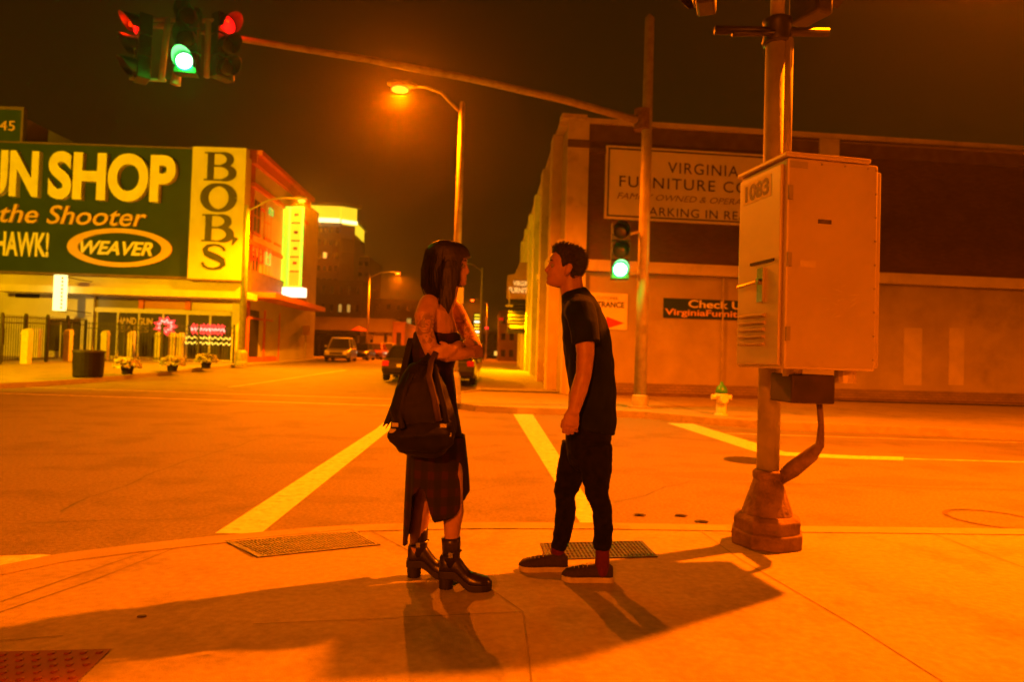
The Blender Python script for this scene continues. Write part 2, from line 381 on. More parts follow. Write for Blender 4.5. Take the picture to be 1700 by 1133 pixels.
# block across the street with the sign-covered shop
kx = [(16.2, -17.5), (16.6, -15.6), (17.4, -14.3), (19, -13.2), (23, -12.75), (28, -12.5), (34, -12.2), (40, -12.0), (48, -11.9), (300, -11.9)]
yy = [16.2, 16.6, 17.4, 18, 19]+[20+i for i in range(40)]+[64+5*i for i in range(20)]+[220]
rg = [[Vector((lerp_tab(kx, y), y, ter(y)-.1)), Vector((lerp_tab(kx, y), y, ter(y)+.14)), Vector((-120, y, ter(y)+.14))] for y in yy]
mb = MB(); mb.rings(rg, closed=False); mb.add([(-17.5, 16.2, -.1), (-17.5, 16.2, .14), (-120, 16.2, .14), (-120, 16.2, -.1)], [(0, 1, 2, 3)])
struct('shop_sidewalk', mb, M['concrete'])
edge = [(lerp_tab(kx, y), y) for y in yy]+[]
struct('kerb_stone_shop', strip(inset_edge(edge, -.01), .17, -.02, .147), M['kerb'])

# painted markings
def marking(name, px, mat='paint', z=.004):
    mb = MB(); ps = poly_px(px, z, True); mb.add(ps, [tuple(range(len(ps)))]); 
    if mb.v: return struct(name, mb, M[mat])
def subdiv_line(name, px0, px1, w, mat='thinpaint', z=.004, n=14):
    a, b = gnd(*px0, z), gnd(*px1, z); t = (b-a); nrm = Vector((-t.y, t.x, 0)).normalized()*w/2
    mb = MB(); rg = []
    for i in range(n+1):
        p = a+t*i/n; g = ter(p.y)+z
        rg.append([Vector((p.x+nrm.x, p.y+nrm.y, g)), Vector((p.x-nrm.x, p.y-nrm.y, g))])
    mb.rings(rg, closed=False); return struct(name, mb, M[mat])
mb = MB()
marking('crosswalk_line', [(357, 886), (432, 887), (640, 720), (700, 672), (672, 672), (625, 712)])
marking('crosswalk_line', [(965, 872), (1003, 872), (884, 688), (852, 688)])
marking('crosswalk_line', [(-60, 926), (-60, 958), (93, 923), (70, 921)])
marking('stop_line', [(1108, 703), (1150, 704), (1304, 751), (1300, 757), (1255, 751)])
marking('stop_line', [(1255, 751), (1300, 757), (1400, 762), (1500, 765), (1500, 759), (1420, 757), (1304, 751)], z=.0042)
subdiv_line('lane_line', (1500, 762), (2600, 794), .10)
subdiv_line('lane_line', (1205, 720), (2600, 764), .09)
subdiv_line('lane_line', (-300, 644), (650, 674), .16)
subdiv_line('lane_line', (40, 643), (650, 663), .15)
subdiv_line('lane_line', (380, 643), (575, 615), .10)
# tar seams and a patch in the road
def seam(px, w, z=.0022, name='tar_seam', mat='joint'):
    ps = [gnd(x, y, z, True) for x, y in px]; out = []
    for a, b in zip(ps, ps[1:]):
        n_ = max(2, int((b-a).length/.25))
        for i in range(n_): out.append(a.lerp(b, i/n_))
    out.append(ps[-1]); rg = []
    for i, p in enumerate(out):
        t = (out[min(i+1, len(out)-1)]-out[max(i-1, 0)]).normalized(); nn = Vector((-t.y, t.x, 0)); k = noise.noise(p*1.7)*.09+noise.noise(p*6)*.03; ww = w*(.6+.8*abs(noise.noise(p*3)))
        rg.append([p+nn*(k+ww), p+nn*(k-ww)])
    mb = MB(); mb.rings(rg, closed=False); struct(name, mb, M[mat])
for k, (x, y, rx, ry) in enumerate([(520, 760, .9, .35), (1180, 790, .7, .25), (260, 690, 1.6, .5), (820, 720, 1.0, .4), (560, 830, .35, .18), (1500, 800, .9, .25)]):
    c = gnd(x, y, .0), .0; c = c[0]; mb = MB(); vs = []
    for t_ in range(28):
        a = 2*math.pi*t_/28; q = 1+.35*noise.noise(Vector((math.cos(a)*1.3, math.sin(a)*1.3, k*3.1)))+.15*noise.noise(Vector((math.cos(a)*4, math.sin(a)*4, k)))
        vs.append((c.x+rx*q*math.cos(a), c.y+ry*q*math.sin(a), .0008+.0002*k+ter(c.y)))
    mb.add(vs, [tuple(range(28))]); struct('road_patch', mb, pm('patch_asphalt%d' % k, (.085, .08, .07), (.19, .175, .16), 30, .75, .7, 110, detail=12, dist=.014, stops=(.2, .75)))
M['tar'] = pm('tar', (.05, .045, .04), (.085, .08, .07), 20, .6)
seam([(-200, 760), (250, 752), (640, 748)], .014, mat='tar'); seam([(100, 850), (300, 770), (520, 700), (640, 668)], .012, mat='tar')
seam([(780, 760), (900, 742), (1120, 735), (1260, 730)], .014, mat='tar'); seam([(1020, 835), (1150, 800), (1700, 815)], .012, mat='tar'); seam([(760, 820), (870, 800), (1000, 806)], .008, mat='tar')
seam([(30, 870), (330, 862), (420, 840)], .007, mat='tar')
# sidewalk joints
jl = [[(0, 1064), (105, 1056)], [(420, 1037), (868, 1016)], [(800, 968), (868, 1016), (886, 1160)], [(1165, 884), (1230, 930), (1420, 1040), (1640, 1180)], [(1530, 880), (1760, 965)],
      [(0, 1017), (160, 962), (335, 893)], [(0, 1000), (120, 958), (300, 897)], [(886, 1135), (700, 1160)], [(365, 893), (420, 926)], [(600, 873), (685, 918), (800, 968)], [(100, 912), (345, 884)]]
mb = MB()
for L in jl[:-1]:
    ps = [gnd(x, y, .1225, False) for x, y in L]; rg = []
    for i, p in enumerate(ps):
        t = (ps[min(i+1, len(ps)-1)]-ps[max(i-1, 0)]).normalized(); n = Vector((-t.y, t.x, 0))*.0035
        rg.append([p+n, p-n])
    mb.rings(rg, closed=False)
struct('sidewalk_joint', mb, pm('joint_dirt', (.11, .10, .085), (.17, .155, .135), 8))
# joints on the far sidewalks
mb = MB()
for k in range(14):
    y = 24+2.4*k; mb.add([(-.12, y, ter(y)+.142), (2.5, y, ter(y)+.142), (2.5, y+.03, ter(y)+.142), (-.12, y+.03, ter(y)+.142)], [(0, 1, 2, 3)])
for k in range(9):
    x = 5+2.4*k; mb.add([(x, 15.6, .1425), (x+.03, 15.6, .1425), (x+.03, 22, .1425), (x, 22, .1425)], [(0, 1, 2, 3)])
struct('sidewalk_joint', mb, M['joint'])
# tactile pad at the ramp
tp = poly_px([(185, 1078), (-60, 1084), (-90, 1160), (100, 1160)], .124)
mb = MB(); mb.add([(p.x, p.y, .124) for p in tp], [(3, 2, 1, 0)])
a = tp[0]; ud = (tp[1]-tp[0]).normalized(); vd = (tp[3]-tp[0]); L = vd.length; vd = vd.normalized()
for i in range(16):
    for j in range(9):
        c = a+ud*(.03+i*.055+(.0275 if j % 2 else 0))+vd*(.03+j*.05)
        rg = [[Vector((c.x+r*math.cos(k*math.pi/4), c.y+r*math.sin(k*math.pi/4), .124+z)) for k in range(8)] for r, z in ((.013, 0), (.011, .004), (.006, .005))]
        mb.rings(rg)
struct('tactile_paving', mb, M['tactile'])
# cast plates let into the sidewalk
def grate(px, label, nb):
    q = poly_px(px, .124); c = sum(q, Vector())/4; c.z = .12
    r = root('sidewalk_grate', c, label, 'grate', 'cast grates let into the sidewalk')
    fr = MB(); 
    for i in range(4):
        a, b = q[i], q[(i+1) % 4]; ai = a+(c-a)*.07; bi = b+(c-b)*.07
        fr.hexa([(p.x, p.y, .115) for p in (a, b, bi, ai)], [(p.x, p.y, .127) for p in (a, b, bi, ai)])
    obj('frame', fr, M['cast'], r)
    bed = MB(); ii = [p+(c-p)*.07 for p in q]; bed.add([(p.x, p.y, .1215) for p in ii], [(0, 1, 2, 3)]); obj('recess', bed, M['void'], r)
    bars = MB()
    for k in range(nb):
        t0, t1 = (k+.15)/nb, (k+.7)/nb
        A = ii[0].lerp(ii[1], t0); B = ii[0].lerp(ii[1], t1); C_ = ii[3].lerp(ii[2], t1); D = ii[3].lerp(ii[2], t0)
        bars.hexa([(p.x, p.y, .1217) for p in (A, B, C_, D)], [(p.x, p.y, .1255) for p in (A, B, C_, D)])
    for k in (1, 2, 3, 4, 5):
        t0, t1 = k/6-.012, k/6+.012
        A = ii[0].lerp(ii[3], t0); B = ii[1].lerp(ii[2], t0); C_ = ii[1].lerp(ii[2], t1); D = ii[0].lerp(ii[3], t1)
        bars.hexa([(p.x, p.y, .1217) for p in (A, B, C_, D)], [(p.x, p.y, .1258) for p in (A, B, C_, D)])
    obj('bars', bars, M['cast'], r); return r
grate([(372, 899), (585, 879), (632, 905), (428, 926)], 'wide rusty cast grate by the kerb beside the end of a crosswalk line', 34)
grate([(897, 903), (1066, 899), (1092, 925), (908, 930)], 'cast grate in the sidewalk behind the man\'s shoes', 26)
# far drain and manhole on the road
mb = MB(); c = gnd(1245, 765, .004)
mb.add([(c.x+.34*math.cos(k*math.pi/12), c.y+.34*math.sin(k*math.pi/12), .005) for k in range(24)], [tuple(range(24))])
tag(obj('manhole_cover', mb, M['cast']), 'dark round iron manhole cover in the road beside the stop line', 'manhole cover')
mb = MB(); c = gnd(1650, 862, .004)
mb.rings([[Vector((c.x+r*math.cos(k*math.pi/16), c.y+r*math.sin(k*math.pi/16), .005)) for k in range(32)] for r in (.38, .34)], cap=False)
tag(obj('manhole_ring', mb, M['joint']), 'thin dark ring of a manhole in the road by the kerb', 'manhole')
# litter
for i, (x, y) in enumerate([(236, 1025), (1062, 857), (1130, 858), (1000, 968), (1165, 868)]):
    c = gnd(x, y, .12 if y > 880 else .0, False); mb = MB(); w = .014 if y > 880 else .035
    mb.ball((0, 0, 0), (w*1.6, w*.8, w*.35), 7, 5)
    mb.v = [v+c+Vector((0, 0, w*.25))+Vector((noise.noise(v*60+Vector((i, 0, 0))), noise.noise(v*50), 0))*w*.5 for v in mb.v]
    tag(obj('leaf_litter' if y > 880 else 'road_debris', mb, M['tar']), ['small dark leaf on the lit sidewalk at the shadow edge', 'dark scrap of debris in the road right of the man', 'thin dark scrap in the road midway to the pole base', 'small dark scrap on the sidewalk under the man\'s front shoe', 'dark scrap on the road just before the pole base'][i], 'litter')

# ================================================================== STREET LAMPS
def street_lamp(base, h, adir, alen, label, lit=True, power=1500, col=SODIUM, r0_=.11, r1=.07, rise=.35, sign=None, spot=True, emis=None):
    base = Vector(base); r = root('street_lamp', base, label, 'street lamp', 'street lamps at the crossing and along the streets')
    ad = Vector((adir[0], adir[1], 0)).normalized(); top = base+Vector((0, 0, h))
    mb = MB(); mb.lathe(base, [(r0_*1.9, 0), (r0_*1.9, .12), (r0_*1.7, .2), (r0_*1.6, .62), (r0_*1.25, .72), (r0_*1.15, .75)], 14); obj('base', mb, M['galv'], r, smooth=False)
    mb = MB(); mb.lathe(base, [(r0_, .7), (r1, h), (r1*.6, h+.04)], 14); obj('pole', mb, M['galv'], r, smooth=True)
    pts = [top-Vector((0, 0, .25)), top+ad*(alen*.15)+Vector((0, 0, rise*.15-.15)), top+ad*(alen*.45)+Vector((0, 0, rise*.7)), top+ad*(alen*.75)+Vector((0, 0, rise)), top+ad*alen+Vector((0, 0, rise))]
    mb = MB(); mb.tube(pts, [.045, .042, .038, .034, .03], 8); obj('arm', mb, M['galv'], r, smooth=True)
    hd = pts[-1]+ad*.28
    mb = MB(); mb.loft([pts[-1]-ad*.05, pts[-1]+ad*.08, hd-ad*.1, hd+ad*.2, hd+ad*.36], [(.05, .04), (.1, .07), (.17, .10), (.16, .085), (.07, .03)], ref=(-ad.y, ad.x, 0), n=14)
    hdob = obj('lamp_head', mb, M['galv'], r, smooth=True)
    lm = M['lamp'] if lit else M['head_off']
    if emis: lm = emis
    lc = hd+Vector((0, 0, -.125))+ad*.06
    mb = MB(); mb.ball(lc, (.15, .15, .075), 14, 8); mb.v = [lc+ad*((v-lc).dot(ad)*1.35)+Vector((-ad.y, ad.x, 0))*((v-lc).dot(Vector((-ad.y, ad.x, 0))))+Vector((0, 0, (v-lc).z)) for v in mb.v]
    lo = obj('lens', mb, lm, hdob, smooth=True); lo.visible_shadow = True
    if lit and spot:
        gl = bpy.data.lights.new('street_lamp_glow', 'POINT'); gl.energy = power*.02; gl.color = (1, .2, 0) if col != HALIDE else col; gl.shadow_soft_size = .12
        go = bpy.data.objects.new('street_lamp_glow', gl); COL.objects.link(go); go.parent = r; go.location = lc-Vector((0, 0, .30))-base
        l = bpy.data.lights.new('street_lamp_light', 'SPOT'); l.energy = power; l.color = col; l.spot_size = R(172); l.spot_blend = .5; l.shadow_soft_size = .10
        o = bpy.data.objects.new('street_lamp_light', l); COL.objects.link(o); o.parent = r; o.location = lc-Vector((0, 0, .19))-base
    return r
E0 = 18300
street_lamp((-.78, 16.4, .14), 7.25, (-1, -.15), 1.15, 'tall street lamp with a glowing head on the far corner behind the woman', power=E0*.5, rise=.3)
street_lamp((8.3, 4.35, .12), 7.3, (-1, 1), 2.7, 'street lamp whose arm reaches over the kerb beside the signal pole', power=E0*.95, rise=.2)
street_lamp((-7, -20, .0), 8.0, (.5, 1), 2.0, 'street lamp across the side street, behind the photographer', power=E0*2.6)
street_lamp((22, 4.2, .12), 8.0, (0, 1), 2.2, 'street lamp farther along the near kerb', power=E0*.7)
fl = street_lamp((-23, 9.0, 0), 7.0, (.1, 1), 2.0, 'yellowish flood lamp across the street from the shop signs', power=E0*1.9, col=HALIDE)
for c in kids(fl):
    if c.type == 'LIGHT' and c.data.type == 'SPOT':
        c.data.spot_size = R(98); c.data.spot_blend = .6; c.rotation_euler = (Vector((-18.0, 35, 2.0))-Vector((-23, 11.5, 7.2))).to_track_quat('-Z', 'Y').to_euler()
street_lamp((-31, 160, ter(160)+.14), 9.0, (1, 0), 2.0, 'added street lamp over the roof of the pale flat building, lighting the tower', power=E0*5)  # added so the dark tower front catches some orange light
street_lamp((-62, 130, ter(130)+.14), 9.0, (1, 0), 2.0, 'street lamp behind the red brick building', power=E0*3)
p = gnd(400, 607, .14); 
street_lamp((p.x, p.y, ter(p.y)+.14), 7.75, (1, -.05), 2.3, 'street lamp with a long curved arm at the corner of the shop', power=E0*1.0, rise=.45, r0_=.17, r1=.12, col=(1, .22, 0))
street_lamp((-11.5, 66, ter(66)+.14), 8.0, (1, 0), 2.4, 'street lamp with a glowing head rising beyond the parked cars', power=E0*1.6)
street_lamp((-.55, 55, ter(55)+.14), 7.6, (-1, 0), 1.6, 'unlit street lamp on the sidewalk beyond the furniture store', lit=False)
street_lamp((-.1, 96, ter(96)+.14), 8.0, (-1, 0), 1.8, 'last street lamp down the street, thin and far away', power=E0*.8)

# ================================================================== FURNITURE STORE
A0 = at(931, 655, 22.3)
PF = Plane((A0.x, 22.3), (math.cos(R(3.3)), math.sin(R(3.3))))
PS = Plane((A0.x, 22.3), (0, -1))      # side wall on the street: s runs towards the camera, n points to -X
fs_ = root('furniture_store', (A0.x, 22.3, .14), 'long two storey brick and stucco furniture store with signs on its wall', 'building')
ztop = PF.px(980, 205)[1]; zl1 = PF.px(1076, 437)[1]; zl0 = PF.px(1076, 455)[1]; zb = PF.px(1076, 637)[1]
LF = 34
mb = MB(); mb.pbox(PF, 0, LF, .1, ztop-.15, -1.0, 0); 
# deep body behind side wall
mb.add([(A0.x+.0, 22.4, .1), (A0.x, 48, .1), (PF.pt(0, 0, 0).x+20, 48, .1), (PF.pt(0, 0, 0).x+20, 22.9, .1),
        (A0.x, 22.4, ztop-.15), (A0.x, 48, ztop-.15), (PF.pt(0, 0, 0).x+20, 48, ztop-.15), (PF.pt(0, 0, 0).x+20, 22.9, ztop-.15)],
       [(0, 1, 5, 4), (4, 5, 6, 7), (1, 2, 6, 5)])
obj('wall', mb, M['stucco'], fs_)
s_p = PF.px(972, 400)[0]; s_q0, s_q1 = PF.px(1357, 235)[0], PF.px(1389, 235)[0]
mb = MB(); 
mb.pbox(PF, s_p, s_q0, zl1+.0, ztop-.02, 0, .06); mb.pbox(PF, s_q1, LF, zl1, ztop-.02, 0, .06); obj('brick_panel', mb, M['brown'], fs_)
zf = PF.px(1000, 236)[1]
mb = MB(); mb.pbox(PF, s_p, LF, zf, ztop-.04, .06, .10); obj('frieze', mb, M['trim'], fs_)
mb = MB(); mb.pbox(PF, s_p, s_q0, zf-.42, zf-.25, .06, .16); obj('moulding', mb, M['trim'], fs_)
mb = MB(); mb.pbox(PF, -.02, s_p, .1, ztop+.05, 0, .18); obj('pilaster', mb, M['ledge'], fs_)
zz = PF.px(950, 240)[1]
mb = MB(); mb.pbox(PF, -.04, s_p+.02, zz-.14, zz+.12, .18, .2); obj('pilaster_band', mb, M['trim'], fs_)
mb = MB(); mb.pbox(PF, s_q0, s_q1, zl1, PF.px(1372, 233)[1], .0, .18); obj('pilaster', mb, M['ledge'], fs_)
mb = MB(); mb.pbox(PF, s_p-.1, LF, ztop-.04, ztop+.12, -.2, .2); mb.pbox(PF, -.25, s_p-.1, ztop+.05, ztop+.2, -.3, .26); obj('coping', mb, M['ledge'], fs_)
mb = MB(); mb.pbox(PF, s_p-.02, LF, zl0, zl1, 0, .26); obj('ledge', mb, M['ledge'], fs_)
mb = MB(); mb.pbox(PF, s_p, LF, .1, zb, 0, .05)
for k in range(7): mb.pbox(PF, s_p, LF, zb-.02-.105*k, zb-.0-.105*k, .05, .075)
obj('base_course', mb, M['basebrick'], fs_)
mb = MB(); mb.pbox(PF, s_p, LF, .1, .24, .05, .22); obj('plinth', mb, M['trim'], fs_)
for k, (x0, x1) in enumerate(((1500, 1530), (1575, 1600))):     # faint pale painted panels low on the wall
    s0, z0, s1, z1 = PF.rect(x0, 545, x1, 640)
    mb = MB(); mb.pbox(PF, s0, s1, z0, z1, 0, .012); obj('patch', mb, pm('patch%d' % k, (.40, .37, .31), (.48, .45, .37), 2), fs_)
# side wall: pilasters, sill band and tall barred windows
sw = [0, .9, 4.0, 8.2, 12.4, 16.6, 20.8, 25]
for k, y in enumerate([24.0, 28.4, 32.8, 37.2, 41.6, 46.0]):
    g = ter(y); mb = MB(); mb.pbox(PS, -(y-22.3)-.45, -(y-22.3)+.45, g+.1, ztop-.02, 0, .38); obj('pilaster', mb, M['ledge'], fs_)
    w = MB(); s1 = -(y-22.3)-.8; s0 = s1-2.75; gz = ter(y+2)
    w.pbox(PS, s0, s1, gz+.95, gz+4.1, .0, .02); wo = obj('window', w, M['interior'], fs_)
    b = MB()
    for j in range(9): q = s0+(s1-s0)*(j+.5)/9; b.pbox(PS, q-.025, q+.025, gz+1.0, gz+4.05, .05, .1)
    for q in (s0, s1-.1): b.pbox(PS, q, q+.1, gz+.9, gz+4.15, .02, .12)
    b.pbox(PS, s0, s1, gz+4.1, gz+4.25, .02, .14); b.pbox(PS, s0, s1, gz+.82, gz+.95, .02, .16)
    obj('bars', b, M['ledge'], wo)
mb = MB(); mb.pbox(PS, -25.7, -.2, ztop-.05, ztop+.12, -.2, .26); obj('coping', mb, M['ledge'], fs_)
mb = MB(); mb.pbox(PS, -25.7, -.2, 4.95, 5.25, 0, .2); obj('ledge', mb, M['ledge'], fs_)
# the signs on the front
def wall_sign(P, rect, d, t, mats, label, border=None, name='wall_sign', grp=None):
    s0, z0, s1, z1 = rect; o = P.pt((s0+s1)/2, z0, d)
    r = root(name, o, label, 'sign', grp); mb = MB(); mb.pbox(P, s0, s1, z0, z1, d, d+t); obj('panel', mb, mats[0], r)
    if border:
        mb = MB(); b, w = border
        for q in ((s0+b, s1-b, z0+b, z0+b+w), (s0+b, s1-b, z1-b-w, z1-b), (s0+b, s0+b+w, z0+b+w, z1-b-w), (s1-b-w, s1-b, z0+b+w, z1-b-w)): mb.pbox(P, q[0], q[1], q[2], q[3], d+t, d+t+.006)
        obj('border', mb, mats[1], r)
    return r
rc = PF.rect(1003, 253, 1312, 372)
sg = wall_sign(PF, rc, .06, .12, (pm('sign_panel', (.74, .72, .66), (.84, .82, .76), .8), M['black']), 'large pale furniture store sign high on the brick panel', (.07, .05))
def LP(P, x0, y0, x1, y1, d=0): return P.rect(x0, y0, x1, y1, d)
D_ = .18
lt = pm('sign_brown_letter', (.035, .02, .015)); lt2 = pm('sign_faded_letter', (.2, .13, .09))
lettering(sg, 'VIRGINIA', PF, LP(PF, 1106, 275, 1222, 293), D_, lt, .008, spacing=1.15)
lettering(sg, 'FURNITURE CO.', PF, LP(PF, 1026, 300, 1246, 318), D_, lt, .008, spacing=1.15)
lettering(sg, 'FAMILY OWNED & OPERATED', PF, LP(PF, 1022, 328, 1260, 338), D_, lt2, .008, shear=.3)
lettering(sg, 'PARKING IN REAR', PF, LP(PF, 1064, 350, 1250, 364), D_, lt, .008, spacing=1.1)
sg = wall_sign(PF, LP(PF, 1101, 499, 1298, 531), 0, .05, (pm('banner_green', (.006, .03, .018)),), 'dark green banner with pale lettering on the stucco wall beside the signal pole')
lettering(sg, 'Check Us Out', PF, LP(PF, 1142, 501, 1288, 514), .05, M['white'], .008, offset=.02)
lettering(sg, 'VirginiaFurniture.com', PF, LP(PF, 1103, 516, 1294, 530), .05, M['gold'], .008, offset=.02)
sg = wall_sign(PF, LP(PF, 972, 487, 1041, 547), .0, .04, (M['white'],), 'small white entrance sign with a red arrow behind the man')
lettering(sg, 'CUSTOMER', PF, LP(PF, 990, 493, 1026, 498), .04, lt, .006)
lettering(sg, 'ENTRANCE', PF, LP(PF, 976, 501, 1036, 511), .04, M['black'], .006, offset=.03)
a = PF.px(1006, 536); b = PF.px(1036, 536); h = .12
mb = MB(); mb.pprism(PF, [(a[0]-.5, a[1]-.06), (a[0], a[1]-.06), (a[0], a[1]-.2), (b[0], a[1]), (a[0], a[1]+.2), (a[0], a[1]+.06), (a[0]-.5, a[1]+.06)][::1], .04, .05)
obj('arrow', mb, pm('arrow_red', (.4, .03, .02)), sg)
# conduit and small wall lamps on the front
mb = MB(); mb.tube([PF.pt(PF.px(1200, 460)[0], zl0, .08), PF.pt(PF.px(1200, 460)[0], zb, .08)], .03, 6); obj('conduit', mb, M['galv'], fs_)
M['marquee_letter'] = em('marquee_letter', (1, .55, .12), 1.0)
# marquee sign down the side street
Y = 37.5; PM = Plane((0, Y), (1, 0)); g = ter(Y)
r = root('marquee_sign', (1.7, Y, PM.px(860, 478)[1]), 'lit marquee over the side entrance of the furniture store', 'sign')
s0, z0, s1, z1 = PM.rect(842, 458, 897, 497); s1 = A0.x+.02
mb = MB(); mb.pprism(PM, [(s0, z0), (s1, z0), (s1, z1+.75), (s1-.8, z1+.75), (s0+.4, z1+.1), (s0, z1)], 0, -.5); obj('panel', mb, pm('marquee_brown', (.20, .12, .07), (.25, .15, .09), 2), r)
lettering(r, 'VIRGINIA', PM, LP(PM, 852, 467, 886, 475), 0, M['marquee_letter'], .03, offset=.02)
lettering(r, 'FURNITURE', PM, LP(PM, 845, 478, 892, 487), 0, M['marquee_letter'], .03, offset=.02)
mb = MB()
for k in range(7): mb.pbox(PM, s0+.12, s1, z0-.35-.2*k, z0-.25-.2*k, -.1, -.3)
mb.pbox(PM, s0+.1, s1, z0-1.9, z0, -.35, -.5); obj('louvre', mb, M['black'], r)
s0b, z0b, s1b, z1b = PM.rect(846, 502, 884, 508)
mb = MB(); mb.pbox(PM, s0+.2, s1, z0-1.62, z0-1.45, -.09, -.0); obj('lower_panel', mb, M['trim'], r)
l = bpy.data.lights.new('side_wall_fill', 'SPOT'); l.energy = 4000; l.color = (1, .34, 0); l.spot_size = R(168); l.spot_blend = .6; l.shadow_soft_size = .12  # added spot and fitting, brightening the store's side wall and sidewalk
mb = MB(); mb.box(.95, 36.9, ter(37)+3.62, 1.35, 37.2, ter(37)+3.72); mb.tube([(1.15, 37.05, ter(37)+3.7), (1.15, 37.4, ter(37)+4.6)], .03, 6); obj('added_fitting', mb, M['galv'], r)
o = bpy.data.objects.new('side_wall_fill', l); COL.objects.link(o); o.parent = r; o.location = Vector((1.15, 37.0, ter(37)+3.5))-ABS[r.name]
# awning below it
r = root('awning', (1.8, 40.5, ter(40)+2.8), 'black awning on the store wall past the marquee', 'awning')
mb = MB(); P2 = Plane((0, 40.5), (1, 0)); z_ = ter(40)
mb.hexa([(1.2, 39.6, z_+2.9), (A0.x, 39.6, z_+2.9), (A0.x, 43, z_+2.9), (1.2, 43, z_+2.9)], [(1.25, 39.6, z_+3.2), (A0.x, 39.6, z_+4.0), (A0.x, 43, z_+4.0), (1.25, 43, z_+3.2)]); obj('canopy', mb, M['black'], r)
mb = MB(); mb.box(1.18, 39.58, z_+2.88, A0.x, 39.64, z_+2.98); obj('edge', mb, M['ledge'], r)

# ================================================================== SHOP WITH THE BIG SIGNS
YB = 37.0; PB = Plane((at(413, 300, YB).x, YB), (math.cos(R(-1.2)), math.sin(R(-1.2))))   # s=0 at its corner
gB = ter(YB)+.14
zt = PB.px(325, 252)[1]
bs = root('gun_shop', (PB.o.x-10, YB, gB), 'pale yellow shop with a long canopy ledge and dark windows under huge signs', 'building')
mb = MB(); mb.pbox(PB, -36, 0, gB-.3, zt-.25, -14, 0); mb.pbox(PB, -36, PB.px(40, 200)[0]-.05, zt-.2, PB.px(10, 190)[1]-.1, -14, 0); obj('wall', mb, M['cream'], bs)
led0, led1 = PB.px(200, 493)[1], PB.px(200, 482)[1]
mb = MB(); mb.pbox(PB, PB.px(20, 480)[0], PB.px(427, 500)[0], led0, led1, 0, 1.5); obj('canopy', mb, M['creamtrim'], bs)
mb = MB(); mb.pbox(PB, PB.px(158, 500)[0], PB.px(386, 500)[0], PB.px(250, 521)[1], PB.px(250, 514)[1], 0, .14); obj('transom_bar', mb, M['creamtrim'], bs)
# storefront glazing
x_e = [160, 196, 231, 271, 311, 349, 386]
zw0 = PB.px(270, 594)[1]; zw1 = PB.px(270, 521)[1]; zt0, zt1 = PB.px(270, 514)[1], PB.px(270, 498)[1]
paint_ = pm('window_posters', (.10, .045, .03), (.015, .012, .01), 1.6, .7)
for i in range(6):
    s0, s1 = PB.px(x_e[i], 560)[0], PB.px(x_e[i+1], 560)[0]
    mb = MB(); mb.pbox(PB, s0+.05, s1-.05, zw0, zw1, 0, .03); w = obj('window', mb, M['interior'], bs)
    mb = MB(); mb.pbox(PB, s1-.05, s1+.05, zw0, zw1, 0, .1); mb.pbox(PB, s0+.05, s1-.05, zw0-.12, zw0, 0, .12); obj('frame', mb, M['creamtrim'], w)
for i, (x0, x1) in enumerate(((160, 230), (241, 309), (318, 386))):
    s0, s1 = PB.px(x0, 505)[0], PB.px(x1, 505)[0]
    mb = MB(); mb.pbox(PB, s0, s1, zt0+.03, zt1, 0, .03); obj('transom', mb, pm('transom%d' % i, [(.16, .14, .07), (.42, .16, .07), (.40, .26, .12)][i], rough=.3), bs)
mb = MB(); mb.pbox(PB, PB.px(232, 505)[0], PB.px(240, 505)[0], zt0, zt1, 0, .12); mb.pbox(PB, PB.px(309, 505)[0], PB.px(318, 505)[0], zt0, zt1, 0, .12); obj('mullion', mb, M['redtrim'], bs)
mb = MB(); mb.pbox(PB, PB.px(386, 560)[0], 0, gB, led0, 0, .2); obj('corner_pier', mb, M['creamtrim'], bs)
mb = MB(); mb.pbox(PB, PB.px(138, 560)[0], PB.px(158, 560)[0], gB, led0, 0, .25); obj('pier', mb, M['cream'], bs)
s0, z0, s1, z1 = PB.rect(26, 488, 66, 495); mb = MB(); mb.pbox(PB, s0, s1, z0, z1, 0, .03); obj('vent', mb, M['interior'], bs)
# recessed entrance with two doors
for x0, x1, lb in ((83, 100, None), (103, 119, None), (121, 136, None)):
    s0, z0, s1, z1 = PB.rect(x0, 535, x1, 583); mb = MB(); mb.pbox(PB, s0, s1, gB if x0 == 103 else z0, z1, 0, .03)
    d = obj('door' if x0 == 103 else 'side_window', mb, M['interior'], bs)
    mb = MB(); mb.pbox(PB, s0-.06, s0, gB if x0 == 103 else z0, z1+.06, 0, .09); mb.pbox(PB, s1, s1+.06, gB if x0 == 103 else z0, z1+.06, 0, .09); obj('frame', mb, M['creamtrim'], d)
s0, z0, s1, z1 = PB.rect(80, 527, 139, 532); mb = MB(); mb.pbox(PB, s0, s1, z0, z1, 0, .8); obj('door_hood', mb, M['creamtrim'], bs)
s0, z0, s1, z1 = PB.rect(-12, 545, 8, 572); mb = MB(); mb.pbox(PB, s0, s1, z0, z1, 0, .03); obj('window', mb, M['interior'], bs)
